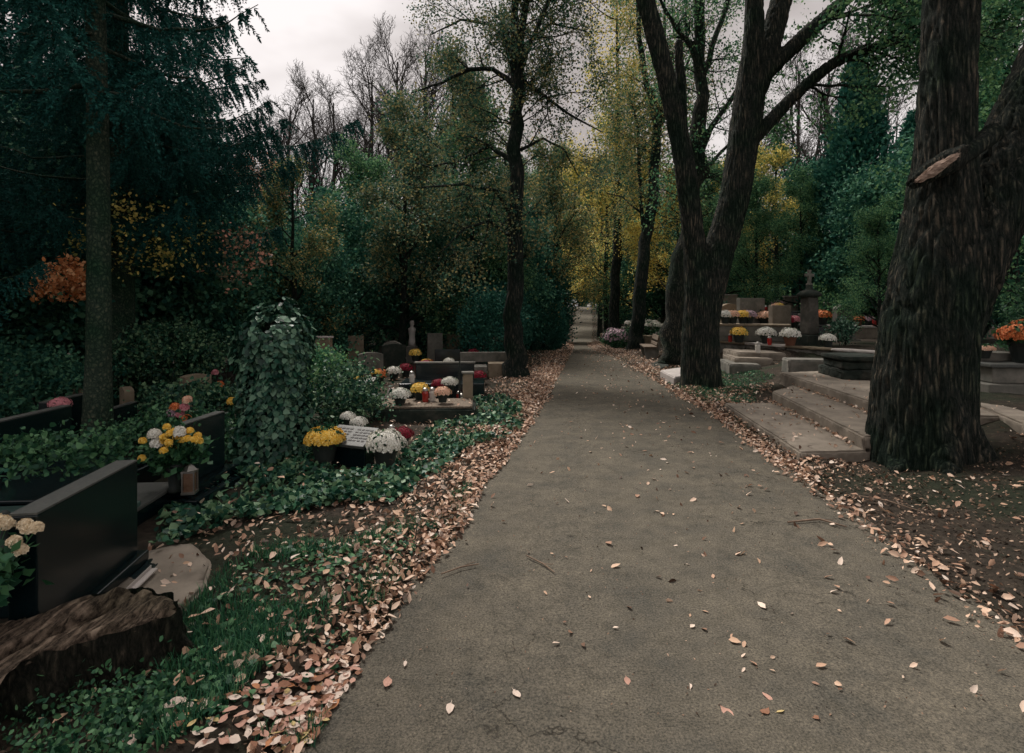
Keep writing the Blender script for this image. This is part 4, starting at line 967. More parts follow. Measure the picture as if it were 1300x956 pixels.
MB().box((0, 0, .01), (.10, .10, .02)).box((0, 0, .175), (.10, .10, .015)).box((.042, .042, .09), (.01, .01, .16)).box((-.042, .042, .09), (.01, .01, .16)).box((.042, -.042, .09), (.01, .01, .16)).box((-.042, -.042, .09), (.01, .01, .16)).build('frame', M['metal'], ln)
MB().box((0, 0, .092), (.07, .07, .14)).build('pane', M['copper'], ln)
MB().lathe([(.06, .184), (.03, .215), (.008, .23)], 4).build('roof', M['metal'], ln)

# metal vase with finial and peach flowers at the left edge
t = thing('grave_vase', 'slim dark vase with a round finial behind the nearest black headstone', 'vase', (-2.72, 3.05, .28))
MB().lathe([(.04, 0), (.045, .02), (.022, .05), (.02, .15), (.03, .17), (.02, .19), (.028, .205), (.024, .225), (.008, .24)], 14).build('body', M['dark_pot'], t, smooth=True)
t = thing('flower_bouquet', 'cream flowers in a dark vase at the left edge in front of the nearest headstone', 'bouquet', (-2.28, 2.42, .12))
MB().lathe([(.05, 0), (.07, .03), (.06, .18), (.085, .27), (.07, .275)], 16).build('vase', M['dark_pot'], t, smooth=True)
ls = []
for (px, py) in [(4, 664), (9, 668), (32, 668), (36, 674), (46, 672), (18, 690), (-8, 660), (25, 700)]:
    p = np.array(P(px, 2.5 + r_.uniform(-.06, .06), py=py)) - np.array((-2.28, 2.42, .12)); flower_ball(r_, p, 36, .021, 'cream', t, 'flower', 6)
    ls.append((np.array([(0, 0, .2), p * .6 + np.array([0, 0, .08]), p]), np.array([.003, .003, .002]), 4))
V, Fq = tubes(ls); link('stem', mesh('stem', V, [Fq], True), M['mumleaf'], t)
V, Fq = clump_cloud(r_, 500, (.03, 0, .34), (.14, .14, .12), 30, .04, .055, .3, hollow=.3); link('foliage', mesh('foliage', V, [Fq]), M['mumleaf'], t)

# slanted plaque and its three pots
pl = thing('grave_plaque', 'low slanted stone plaque with two columns of dark lettering, between yellow and white flowers', 'plaque', (-1.62, 5.72, 0), R(-22))
MB().box((0, .03, .12), (.42, .16, .3)).build('stand', M['granite'], pl, bevel=.01)
mb = MB(); mb.box((0, 0, .315), (.50, .30, .035), tilt=R(26)); ps = mb.build('panel', M['granite_top'], pl, bevel=.006)
mb = MB(); rr_ = random.Random(3)
for col in (-1, 1):
    for row in range(5):
        u = .085 - row * .042; x0 = col * .12
        for k in range(4):
            mb.box((x0 - .075 + k * .05, u * math.cos(R(26)) - .0, .315 + u * math.sin(R(26)) + .0215), (.034 + rr_.uniform(-.006, .008), .017, .004), tilt=R(26))
mb.build('lettering', M['letters'], ps)
mum('yellow', .205, (-1.85, 5.62, .10), 'large round pot of yellow chrysanthemums left of the slanted plaque', 3, flat=.55)
mum('white', .195, (-1.235, 5.55, .07), 'large round pot of white chrysanthemums right of the slanted plaque', 3)
mum('red', .12, (-1.17, 6.05, .13), 'crimson flowers just behind the large white pot', 3)
candle('whiteglass', (-1.24, 5.86, .26), 'pale grave candle standing before the crimson flowers', .75, None)
mum('white', .09, (-1.95, 6.75, .22), 'small white flower head right above the large yellow pot', 2)
mum('white', .10, (-1.78, 6.6, .17), 'white flower ball behind the plaque, right of a smaller one', 2)
mum('white', .08, (-1.55, 6.3, .10), 'tiny white blossoms low behind the plaque, left end', 2, flat=.3)
mum('white', .08, (-1.42, 6.25, .10), 'tiny white blossoms low behind the plaque, right end', 2, flat=.31)

# kerbed grave in the middle left with its pots
t = thing('kerbed_grave', 'long low kerbed grave of dark stone with gravel, edged by ivy, under several flower pots', 'grave', (-1.27, 8.5, 0), R(3))
link('kerb', rough_block([(-.72, -.42), (.72, -.42), (.72, .42), (-.72, .42)], -.05, .17, .07, .015, 41), M['mossy'], t)
link('cover', rough_block([(-.68, -.38), (.68, -.38), (.68, .38), (-.68, .38)], .172, .20, .08, .006, 42), mat('grave_gravel', [(.05, .04, .03), (.15, .12, .09), (.32, .26, .2)], .95, 45, .9, 60), t)
for (px, py, d, c, Rr, lb, det) in [(508, 503, 8.35, 'white', .15, 'speckled white chrysanthemum pot on the left of the kerbed grave', 2), (533, 496, 8.75, 'yellow', .15, 'yellow chrysanthemum pot in the middle of the kerbed grave', 2),
                                    (562, 500, 8.4, 'peach', .13, 'pale cream flower pot on the right of the kerbed grave', 2), (571, 487, 9.5, 'white', .14, 'grey white flower pot behind the cream one on the kerbed grave', 2),
                                    (557, 489, 9.8, 'red', .13, 'dull red flower pot between yellow and grey white pots', 2), (540, 468, 10.9, 'red', .2, 'deep red flower pot under a yellow one on the black grave frame', 2),
                                    (541, 462, 11.2, 'yellow', .12, 'small yellow flowers on top of the deep red pot', 2), (527, 450, 14.5, 'yellow', .17, 'ochre flower ball beneath the pale statue', 2),
                                    (476, 474, 10.5, 'yellow', .09, 'tiny pale yellow flowers on the dark bush edge', 1), (601, 449, 14.8, 'red', .16, 'dark crimson pot behind the post on the left graves', 2),
                                    (617, 452, 14.6, 'yellow', .10, 'small yellow pot on the far edge of the low block grave', 1), (630, 456, 14.0, 'yellow', .17, 'bright yellow pot next to the slender russet trunk', 2),
                                    (570, 460, 12.5, 'white', .12, 'small white flower bunch above the post grave', 1), (564, 470, 12.0, 'pink', .10, 'pale pink flower bunch lower beside the dark post', 1),
                                    (553, 474, 11.5, 'yellow', .09, 'small yellow bunch on the black grave frame', 1)]:
    x, y, z = P(px, d, py=py); mum(c, Rr, (x, y, max(tz(x, y), z - Rr * .95)), lb, det)
t = thing('headstone', 'low dark grave frame with a flat top behind the kerbed grave', 'grave', onG(-1.25, 10.4), R(2))
MB().box((0, 0, .14), (1.5, .8, .28)).build('kerb', M['granite'], t, bevel=.015); MB().box((0, .3, .36), (1.1, .12, .42)).build('slab', M['granite'], t, bevel=.015); MB().box((0, .3, .585), (1.14, .16, .03)).build('coping', M['stone'], t, bevel=.008)
t = thing('grave_post', 'square beige post with a dark iron rod at the end of the kerbed grave', 'post', onG(-.70, 9.0), R(10))
MB().box((0, 0, .29), (.15, .13, .58)).build('post', M['beige'], t, bevel=.012); MB().tube([(-.13, 0, 0), (-.13, 0, .78)], [.016, .014], 8).build('rod', M['dark_pot'], t)
MB().box((.0, 0, .595), (.19, .17, .03)).build('cap', M['stone'], t, bevel=.006)
t = thing('block_grave', 'low grave of pale stone blocks left of the slender russet trunk', 'grave', onG(-.62, 13.3), R(4))
MB().box((-.28, 0, .14), (.62, .7, .28)).build('block', M['stone'], t, bevel=.015); MB().box((.36, .1, .17), (.6, .7, .34)).build('block', M['beige'], t, bevel=.015); MB().box((0, .35, .44), (1.2, .14, .24)).build('slab', M['stone'], t, bevel=.015)
t = thing('reading_plaque', 'small slanted white plaque on a short post at the edge of the ivy bush', 'plaque', onG(*P(466, 9.6)[:2]), R(-20))
MB().tube([(0, 0, 0), (0, 0, .36)], [.02, .02], 8).build('post', M['dark_pot'], t); MB().box((0, 0, .38), (.26, .2, .025), tilt=R(30)).build('panel', M['marble'], t, bevel=.004)
t = thing('stone_wedge', 'small white triangular stone left of the white speckled pot', 'stone', onG(*P(497, 9.6)[:2]))
MB().prism([(-.16, -.06), (.16, -.06), (.16, .06), (-.16, .06)], 0, .24, .25).build('stone', M['marble'], t, bevel=.01)
t = thing('statue', 'small pale robed statue on a plinth in the shade of the evergreens', 'statue', onG(*P(523, 17)[:2]))
MB().box((0, 0, .25), (.3, .3, .5)).build('plinth', M['stone'], t, bevel=.02)
MB().lathe([(.12, .5), (.11, .6), (.09, .8), (.11, .95), (.12, 1.02), (.05, 1.07), (.045, 1.1), (.07, 1.15), (.072, 1.2), (.04, 1.26)], 14).build('figure', M['marble'], t, smooth=True)
t = thing('headstone', 'pale headstone standing in the shade above the dark ivy bush', 'headstone', onG(*P(411, 12)[:2]), R(80))
MB().box((0, 0, .5), (.12, .34, 1.0)).build('slab', M['beige'], t, bevel=.01); MB().box((0, 0, 1.02), (.15, .38, .04)).build('coping', M['marble'], t, bevel=.006)
for k_, (px, d, c, lb) in enumerate([(500, 12.6, 'white', 'white pot on the ground left of the black grave frame'), (482, 12.0, 'orange', 'orange pot at the left end of the graves in the shade'), (587, 11.6, 'yellow', 'yellow pot just left of the beige post'), (515, 13.4, 'red', 'dark red pot behind the black grave frame'),
    (608, 12.2, 'red', 'dark red pot in front of the low block grave'), (594, 13.8, 'white', 'white pot on the left end of the low block grave'), (643, 15.5, 'orange', 'orange pot beside the slender russet trunk'), (455, 11.5, 'yellow', 'yellow pot near the slanted white plaque'), (560, 14.6, 'lilac', 'lilac pot on the dark plot behind the black frame')]):
    x, y, _ = P(px, d); mum(c, .17, onG(x, y), lb, 1)
for k_, (px, d, H, m_, lb) in enumerate([(568, 13.6, .62, 'granite', 'low black headstone behind the grey white pot'), (500, 14.5, .7, 'mossy', 'mossy headstone left of the ochre flower ball'), (610, 16.2, .75, 'stone', 'grey headstone behind the dark crimson pot'), (470, 13.4, .6, 'stone', 'small grey headstone behind the slanted white plaque'), (633, 17.5, .8, 'beige', 'beige headstone just left of the slender russet trunk')]):
    x, y, _ = P(px, d); headstone(lb, onG(x, y), .6, H, .12, M[m_], None, R(-80 + 7 * k_), ((.06, .07), (.14, .05)), top_curve=.05 if k_ % 2 else 0)
# far graves in the shade (left)
g = 'small gravestones in the shade of the evergreens'
protoS = []
for k, (H, m_, tcv) in enumerate([(.7, 'stone', .08), (.85, 'beige', 0), (.6, 'mossy', .05), (.9, 'stone', 0)]):
    h = headstone('x', (0, 0, 0), .42, H, .12, M[m_], None, 0, ((.05, .08), (.1, .03)), top_curve=tcv, group=g, name='headstone'); protoS.append(h)
r_ = np.random.default_rng(66)
fr = [(440, 20), (452, 16), (462, 22), (485, 18), (498, 15), (508, 21), (540, 19), (552, 16), (562, 22), (575, 18), (585, 15.5), (592, 20), (604, 18), (612, 22), (628, 19), (636, 24), (430, 24)]
kinds = ['rounded grey gravestone', 'square beige gravestone', 'low mossy gravestone', 'tall grey gravestone']
for i_, (px, d) in enumerate(fr):
    k = i_ % 4; x, y, _ = P(px, d); lb = kinds[k] + ' in the dim far graves left of the path'
    if px == 690: lb = 'tall grey gravestone at the foot of the row of dark bushes' ; k = 3; x = -.1 + x
    if i_ < 4: h = protoS[k]; h.location = onG(x, y); h.rotation_euler = (0, 0, R(r_.uniform(-120, -60))); h['label'] = lb; 
    else: dup(protoS[k], onG(x, y), R(r_.uniform(-120, -60)), r_.uniform(.85, 1.15), lb, g)
g2 = 'small pots and candles on the dim far graves'
for i_, (px, d, c) in enumerate([(447, 17, 'yellow'), (470, 19, 'white'), (490, 16, 'pink'), (512, 17, 'white'), (545, 15.5, 'orange'), (558, 18, 'yellow'), (580, 16, 'white'), (590, 17.5, 'pink'), (606, 17, 'yellow'), (622, 20, 'white'), (398, 11, 'orange'), (417, 14, 'pink')]):
    x, y, _ = P(px, d); mum(c, .13, onG(x, y), c + ' flower pot on the dim far graves left of the path', 1, group=g2)
for i_, (px, d, k) in enumerate([(540, 8.55, 'redglass'), (549, 8.6, 'whiteglass'), (586, 9.3, 'whiteglass'), (583, 9.7, 'redglass'), (523, 10.1, 'whiteglass'), (575, 12.3, 'redglass'), (610, 13.1, 'whiteglass')]):
    x, y, _ = P(px, d); z = .2 if d < 8.8 else (.28 if 10 < d < 10.6 else tz(x, y)); 
    candle(k, (x, y, z), ('red' if k == 'redglass' else 'white') + ' grave candle on the left graves between the ivy bush and the russet tree', 1.1, 'grave candles on the left graves')
mum('pink', .1, P(76, 5.9, py=526), 'pink flowers lying on top of the wide black headstone at the left edge', 2)
bsh = bush('flower_cluster', 'dusty pink and orange flowers on stems behind the yellow bouquet', 'flowers', onG(*P(228, 6.0)[:2]), (.22, .18, .2), 700, 14, .05, .07, M['mumleaf'], 61, zc=.3, stems=4)
for (px, py, c) in [(222, 518, 'orange'), (234, 519, 'pink'), (228, 528, 'pink'), (237, 533, 'orange'), (218, 526, 'lilac'), (238, 509, 'peach')]:
    p = np.array(P(px, 6.0 + r_.uniform(-.1, .1), py=py)) - np.array(bsh.location); flower_ball(r_, p, 36, .035, c, bsh, 'flower', 6)
for i_, (px, py, d, c) in enumerate([(294, 511, 7.2, 'yellow'), (273, 474, 9.5, 'pink'), (279, 489, 9.0, 'orange'), (243, 485, 8.9, 'white')]):
    f = thing('flower', ['single yellow bloom right above the second black headstone', 'pink bloom at the right end of the clipped hedge', 'orange bloom just below the pink bloom by the hedge', 'white blossoms on the slanted pale gravestone'][i_], 'flower', P(px, d, py=py))
    flower_ball(r_, (0, 0, 0), 40, .04, c, f, 'bloom', 6)
    b_, Fq = tubes([(np.array([(0, 0, 0), (.03, .02, -.2), (.04, .03, -(CH - (py - HY) / F * d) + .02)]), np.array([.005, .006, .008]), 5)]); link('stem', mesh('stem', b_, [Fq], True), M['mumleaf'], f)

# ------------------------------------------------------------------ right: terrace graves
g3 = 'tombs in rows on the terrace'; g4 = 'flower pots on the terrace graves'
def tomb(loc, rz, label, m1, m2, H, group=g3):
    t = thing('tomb', label, 'tomb', loc, rz, group)
    MB().box((0, 0, .16), (1.0, 1.7, .32)).build('base', m1, t, bevel=.02); MB().box((0, 0, .345), (1.06, 1.76, .05)).build('cover', m2, t, bevel=.012)
    MB().box((0, .74, .37 + H / 2), (.8, .16, H)).build('headstone', m1, t, bevel=.02)
    MB().box((0, .74, .38 + H), (.86, .2, .03)).build('coping', m2, t, bevel=.008)
    return t
tp = [tomb((0, 0, 0), 0, 'x', M['stone'], M['beige'], .5), tomb((0, 0, 0), 0, 'x', M['granite'], M['granite_top'], .35), tomb((0, 0, 0), 0, 'x', M['concrete'], M['marble'], .65)]
tk = ['weathered grey tomb', 'black granite tomb', 'pale concrete tomb']; r_ = np.random.default_rng(9)
cnt = 0; colors = ['yellow', 'white', 'pink', 'red', 'orange', 'lilac', 'peach', 'white', 'yellow']
rows = [(16.6, [6.8, 8.3, 9.9, 11.4, 13.0]), (19.6, [7.2, 8.6, 10.1, 11.7, 13.3, 15]), (23, [7.6, 9.1, 10.6, 12.3, 14, 16, 18]), (27, [8, 9.6, 11.4, 13.2, 15, 17.4])]
for ri, (yy, xs) in enumerate(rows):
    for xi, x in enumerate(xs):
        k = int(r_.integers(0, 3)); y = yy + r_.uniform(-.3, .3); l = onG(x, y, .0); rz = R(r_.uniform(-8, 8)) 
        lb = tk[k] + [' in the first row behind the stone pillar', ' in the second terrace row', ' in the third terrace row', ' in the farthest terrace row'][ri]
        if cnt < 3: k = cnt; lb = tk[k] + lb[lb.index(' in the'):]; tp[k].location = l; tp[k].rotation_euler = (0, 0, rz); tp[k]['label'] = lb
        else: dup(tp[k], l, rz, r_.uniform(.85, 1.1), lb, g3)
        cnt += 1
        for j in range(int(r_.integers(2, 5))):
            c = colors[int(r_.integers(0, 9))]; xx = x + r_.uniform(-.42, .42); y2 = y - r_.uniform(.2, .8)
            mum(c, r_.uniform(.15, .24), (xx, y2, l[2] + .37), c + [' flower pot on a tomb of the first terrace row', ' flower pot on a tomb of the second terrace row', ' flower pot on a tomb of the third terrace row', ' flower pot on a tomb of the farthest terrace row'][ri], 1, ['dark_pot', 'terracotta'][j % 2], group=g4)
        if r_.random() < .6:
            c = ['redglass', 'whiteglass'][int(r_.integers(0, 2))]
            candle(c, (x + r_.uniform(-.4, .4), y - .83, l[2] + .37), ('red' if c == 'redglass' else 'white') + ' grave candle on the terrace tombs', 1.2, 'grave candles on the terrace tombs')
# the graves directly on the wall
def onwall(px, d, c, Rr, lb, det=2, z=.75, pot='dark_pot'):
    x, y, _ = P(px, d); mum(c, Rr, (x, y, z), lb, det, pot)
onwall(938, 14.4, 'yellow', .22, 'yellow chrysanthemum pot on the coping right of the forked tree')
onwall(973, 13.9, 'white', .23, 'white chrysanthemum pot in the middle of the coping')
onwall(1003, 13.2, 'white', .23, 'cream white chrysanthemum pot on the coping left of the stone pillar', 2, .75, 'terracotta')
onwall(1051, 12.6, 'white', .17, 'pale flower pot on the coping right of the stone pillar')
candle('redglass', P(977, 13.3, z=.75), 'red grave candle in front of the middle white pot on the coping', 1.1, None)
candle('whiteglass', P(962, 12.9, z=.60), 'white grave candle on the top terrace step', 1.3, None)
candle('redglass', P(927, 14.6, z=.75), 'red grave candle at the left end of the coping', 1.1, None)
bush('potted_shrub', 'grey green shrub on a stone between the pillar and the huge old trunk', 'shrub', P(1068, 12.9, z=.72), (.32, .3, .3), 1500, 30, .07, .05, M['ivy'], 63, zc=.35)
for i_, (px, d, H, w_, m_, lb) in enumerate([(953, 15.9, 1.15, .8, 'stone', 'wide weathered headstone behind the yellow pot on the coping'), (990, 15.4, .95, .6, 'concrete', 'square headstone left of the stone pillar'), (925, 17, 1.0, .6, 'beige', 'beige headstone beside the trunk of the forked tree'),
                                            (1070, 14.6, .95, .5, 'stone', 'arched headstone behind the grey green shrub')]):
    x, y, _ = P(px, d); headstone(lb, onG(x, y), w_, H, .16, M[m_], None, R(-75), ((.06, .1), (.14, .06)), top_curve=.1 if i_ in (2, 3) else .0)
t = thing('raised_grave', 'long raised grave of grey stone just behind the coping, left of the pillar', 'grave', onG(6.35, 15.2), R(-25))
MB().box((0, 0, .2), (1.9, .9, .4)).build('base', M['stone'], t, bevel=.02); MB().box((0, 0, .425), (1.96, .96, .05)).build('cover', M['beige'], t, bevel=.01)
for i_, (px, c) in enumerate([(921, 'white'), (930, 'peach'), (943, 'yellow'), (951, 'lilac'), (984, 'red'), (1000, 'red'), (1008, 'pink')]):
    mum(c, .2, P(px, 15.1 if px < 960 else 15.6, z=tz(6.4, 15.2) + .45 if px < 960 else tz(7, 15.6)+.3), ['white', 'peach', 'yellow', 'lilac', 'dark red', 'second dark red', 'pink'][i_] + ' flower pot on the grave behind the middle of the coping', 2)
    
# tomb with orange flowers at the right edge
t = thing('tomb', 'stepped grey stone tomb at the right edge carrying orange flowers', 'tomb', (6.95, 7.75, .455), R(-6))
MB().box((.55, 0, .085), (2.6, 1.0, .17)).build('base', M['stone'], t, bevel=.015); MB().box((-.12, .02, .275), (1.05, .84, .208)).build('block', M['stone'], t, bevel=.015); MB().box((1.02, .02, .275), (1.2, .84, .208)).build('block', M['mossy'], t, bevel=.015)
MB().box((.55, .0, .405), (2.5, .92, .05)).build('cover', M['granite_top'], t, bevel=.012); MB().box((-.35, .12, .49), (.55, .4, .118)).build('pedestal', M['stone'], t, bevel=.015)
mum('orange', .33, (6.83, 7.55, .885), 'large bowl of orange chrysanthemums on the tomb at the right edge', 3, 'dark_pot', flat=.5, rz=.3)
mum('orange', .26, (7.4, 8.1, 1.05), 'second orange chrysanthemum bowl just behind, cut by the right edge', 3, 'dark_pot', flat=.5)
mum('peach', .12, (6.42, 7.72, .93), 'small peach flowers low beside the huge old trunk', 2, flat=.4)
bush('conifer_shrub', 'dwarf conifer with pale green tips above the orange flowers', 'shrub', (8.6, 9.3, .5), (.55, .5, .8), 4000, 40, .1, .07, M['bramble'], 64, wid=.2)
bush('conifer_shrub', 'small dark conifer among the terrace graves right of the forked tree', 'shrub', onG(6.6, 19.0), (.7, .7, .9), 4000, 50, .12, .09, M['thuja'], 65, wid=.25)
bush('rose_shrub', 'dark shrub with scattered yellow and pink blooms behind the pillar', 'shrub', onG(10.1, 17.5), (1.3, .9, .8), 4500, 50, .14, .09, M['green'], 66)

# flowers along the right side of the far path, rail, bench
fs_ = bush('flower_bed', 'pink and white flower bush where the path narrows, right side', 'flowers', onG(4.75, 26.0), (.7, .7, .45), 3500, 50, .09, .07, M['mumleaf'], 67)
V, Fq = mum_mesh(.62, 150, 5, 4, .07, .75); V[:, 2] += .33; link('blossom', mesh('blossom', V, [Fq]), M['fl_lilac'], fs_)
fs_ = bush('flower_bed', 'broad bush of white flowers behind the bench', 'flowers', onG(6.3, 26.5), (1.6, 1.1, .6), 5000, 60, .12, .09, M['mumleaf'], 68)
r_ = np.random.default_rng(12)
for k in range(16):
    a = r_.uniform(0, 6.28); q = r_.uniform(.3, 1); V, Fq = mum_mesh(.13, 30, 5, k, .07, .5); V += np.array([1.45 * q * math.cos(a), .9 * q * math.sin(a), .75 + .35 * (1 - q) + r_.uniform(0, .2)]); link('blossom', mesh('blossom', V, [Fq]), M['fl_white'], fs_)
for i_, (x0, y0, x1, y1, lb) in enumerate([(5.0, 26.5, 7.2, 24.0, 'low stone kerb behind the bench'), (4.3, 27.5, 5.3, 26.8, 'low stone kerb left of the slim kinked trunk')]):
    d_ = Vector((x1 - x0, y1 - y0)).normalized(); n_ = Vector((-d_.y, d_.x)) * .1
    simple_block('kerb_wall', lb, 'kerb', [(x0 - n_.x, y0 - n_.y), (x1 - n_.x, y1 - n_.y), (x1 + n_.x, y1 + n_.y), (x0 + n_.x, y0 + n_.y)], 0, .42, M['beige'], 71 + i_)
bx, by, _ = P(823, 19.0)
t = thing('park_bench', 'old wooden bench with a solid dark end standing in fallen leaves right of the path', 'bench', onG(bx, by), R(-97))
MB().box((0, 0, .42), (1.5, .42, .05)).build('seat', M['benchwood'], t, bevel=.01)
mb = MB(); mb.box((0, .24, .72), (1.5, .04, .16), tilt=R(-12)); mb.box((0, .20, .52), (1.5, .04, .1), tilt=R(-12)); mb.build('backrest', M['benchwood'], t, bevel=.008)
for s_ in (-1, 1):
    mb = MB(); x = s_ * .58; mb.add([(x - .05, -.12, 0), (x + .05, -.12, 0), (x + .05, .2, 0), (x - .05, .2, 0), (x - .05, -.2, .394), (x + .05, -.2, .394), (x + .05, .2, .394), (x - .05, .2, .394)],
      [(0, 3, 2, 1), (4, 5, 6, 7), (0, 1, 5, 4), (1, 2, 6, 5), (2, 3, 7, 6), (3, 0, 4, 7)]); mb.box((x, .27, .44), (.08, .07, .86), tilt=R(-12)); mb.build('leg', M['stone'], t, bevel=.01)

# ------------------------------------------------------------------ stump, broken concrete
o2 = (-1.85, 2.3)
poly = [G(px, py, .22)[:2] for px, py in [(226, 760), (200, 750), (169, 746), (141, 753), (117, 754), (82, 767), (38, 782), (0, 794), (-40, 812)]] + [(-2.28, 1.9), (-2.1, 1.72), (-1.86, 1.8)] + [G(px, py, .22)[:2] for px, py in [(0, 846), (68, 822), (110, 806), (152, 800), (196, 785), (222, 775)]]
poly = [(p[0] - o2[0], p[1] - o2[1]) for p in poly]
st_ = thing('tree_stump', 'long weathered stump with a cracked sawn top at the bottom left corner', 'stump', (o2[0], o2[1], 0))
n = len(poly)
pts = np.array(poly); tt = np.linspace(0, n, 260, endpoint=False); pc = np.vstack([pts, pts[:1]])
ring = np.stack([np.interp(tt, np.arange(n + 1), pc[:, j]) for j in (0, 1)], -1)
for _ in range(5): ring = (np.roll(ring, 1, 0) + ring * 2 + np.roll(ring, -1, 0)) / 4
jit = np.array([1 + .05 * noise.noise(Vector((k_ * .09, 0, 3))) + .04 * noise.noise(Vector((k_ * .35, 0, 7))) for k_ in range(len(ring))]); ring = ring.mean(0) + (ring - ring.mean(0)) * jit[:, None]
cen = ring.mean(0); dirn = unit(np.array([.24, .56])); V = []; rings_t = 44
for i_ in range(rings_t + 1):
    f = i_ / rings_t
    for p in ring:
        q = cen + (p - cen) * f; al = (q @ dirn); ac = q @ np.array([-dirn[1], dirn[0]])
        z = .225 + .035 * noise.noise(Vector((ac * 14, al * 2.0, 1))) + .022 * noise.noise(Vector((ac * 38, al * 3.5, 5))) + .02 * noise.noise(Vector((al * 6, ac * 3, 8))) - .05 * max(0, noise.noise(Vector((ac * 9, al * 1.5, 9))) - .12) * 3
        z -= .035 * max(0, f - .9) * 10
        V.append((q[0], q[1], z))
m_ = len(ring); i = (np.arange(rings_t)[:, None] * m_ + np.arange(m_)[None, :]).ravel(); j = (np.arange(rings_t)[:, None] * m_ + (np.arange(m_)[None, :] + 1) % m_).ravel()
link('sawn_top', mesh('sawn_top', V, [np.stack([i, j, j + m_, i + m_], -1)], True), bark_mat('weathered_wood', (.04, .03, .022), (.28, .21, .155), (.48, .37, .28), 30, .2, .02, (.7, .75, .7), (1, .09, .5)), st_)
V = []; rb_ = 18
for i_ in range(rb_ + 1):
    f = i_ / rb_
    for k2, p in enumerate(ring):
        d_ = unit(p - cen); fl = .012 + .14 * f ** 2 * (.7 + .5 * math.sin(k2 * .31)) + .028 * noise.noise(Vector((p[0] * 11, p[1] * 11, f * 1.5))) + .014 * noise.noise(Vector((p[0] * 30, p[1] * 30, f * 4)))
        V.append((p[0] + d_[0] * fl, p[1] + d_[1] * fl, .21 - f * .30 + (.02 * noise.noise(Vector((p[0] * 14, p[1] * 14, 2))) if i_ == 0 else 0)))
i = (np.arange(rb_)[:, None] * m_ + np.arange(m_)[None, :]).ravel(); j = (np.arange(rb_)[:, None] * m_ + (np.arange(m_)[None, :] + 1) % m_).ravel()
link('bark', mesh('bark', V, [np.stack([i, i + m_, j + m_, j], -1)], True), bark_mat('stump_bark', (.012, .014, .011), (.05, .046, .034), (.13, .105, .078), 30, .3, .03), st_)
simple_block('concrete_slab', 'broken flat concrete slab lying between the stump and the nearest headstone', 'slab', [G(px, py, .05)[:2] for px, py in [(186, 700), (245, 688), (268, 712), (262, 742), (235, 768), (190, 778), (120, 775)]], -.08, .05, M['concrete'], 51, amp=.014)
mb = MB(); a3, b3 = np.array(G(165, 752, .07)), np.array(G(196, 722, .07)); d_ = b3 - a3
t = thing('metal_strip', 'bent pale metal strip lying on the broken concrete slab', 'scrap metal', tuple((a3 + b3) / 2 + np.array([0, 0, .0])), math.atan2(d_[1], d_[0]))
Lh = float(np.linalg.norm(d_)) / 2
MB().box((0, 0, .0), (Lh * 2, .035, .008)).box((0, .0175, .01), (Lh * 2, .004, .028)).build('strip', M['marble'], t)

# ------------------------------------------------------------------ hedge, ivy shrub, bushes
bush('clipped_hedge', 'rounded dark hedge right of the spruce trunk with light catching its top', 'hedge', onG(*P(200, 9.8)[:2]), (.95, .7, .62), 16000, 130, .10, .055, M['ivyg'], 81, hollow=.8, shape='ivy', wid=.4, zc=.75)
bush('clipped_hedge', 'lower dark hedge left of the spruce trunk', 'hedge', onG(*P(45, 8.3)[:2]), (1.1, .7, .5), 9000, 100, .1, .06, M['yew'], 82, hollow=.7, zc=.5)
# ivy covered stump
ix, iy, _ = P(350, 6.15); r_ = np.random.default_rng(83); t = thing('ivy_covered_stump', 'tall stump wholly covered in large leaved ivy, right of the second black headstone', 'shrub', onG(ix, iy))
mb = MB(); mb.tube([(0, 0, -.1), (.02, 0, .5), (0, .02, 1.0), (.02, 0, 1.4)], [.2, .17, .15, .12], 12).build('trunk', M['bark'], t, smooth=True)
n = 7000; a = r_.uniform(0, 2 * np.pi, n); z = (1.5 + .13 * np.sin(a * 2 + 1) + .07 * np.sin(a * 5)) * r_.random(n) ** .85
rad = .36 * (1 - .42 * np.clip((z - 1.15) / .45, 0, 1) ** 2) * (1 + .12 * np.sin(z * 5 + 1.5)) * (.9 + .12 * np.sin(a * 3 + z * 4) + .08 * np.sin(a * 7 - z * 9)) * (1 + .35 * np.exp(-z * 4)) * r_.uniform(.72, 1.12, n)
topm_ = z > 1.4; rad[topm_] *= r_.random(topm_.sum()) ** .5
Pp = np.stack([np.cos(a) * rad, np.sin(a) * rad, z + .02], -1); N = unit(np.stack([np.cos(a), np.sin(a), .35 + 0 * a], -1) + r_.normal(size=(n, 3)) * .5 + np.where(topm_, 1.0, 0)[:, None] * np.array([0, 0, 1.2]))
T = unit(np.array([0, 0, -1.0]) + .45 * r_.normal(size=(n, 3)) + N * .25); T = unit(T - N * (T * N).sum(1, keepdims=True) * .8); s = r_.uniform(.035, .085, n)
V, Fq = leaf_arr(Pp, T, N, s, s * .46, 'ivy', .12); link('foliage', mesh('foliage', V, [Fq]), M['ivy'], t)
bush('ivy_bush', 'sprawling leafy bush right of the ivy covered stump', 'shrub', onG(*P(438, 7.9)[:2]), (.46, .5, .42), 4500, 60, .12, .055, M['ivyg'], 84, shape='leaf', wid=.36, hollow=.6, zc=.38)
bush('ivy_bush', 'taller leafy bush behind the ivy covered stump', 'shrub', onG(*P(395, 9.6)[:2]), (.6, .5, .45), 4500, 60, .13, .06, M['green'], 85, shape='leaf', wid=.36, hollow=.6, zc=.5)
bush('bramble_bush', 'light green leafy branch spreading over the top of the nearest headstone', 'shrub', onG(-3.15, 4.0, .1), (.45, .28, .10), 1300, 30, .06, .042, M['bramble'], 86, shape='ivy', wid=.4, zc=.5)
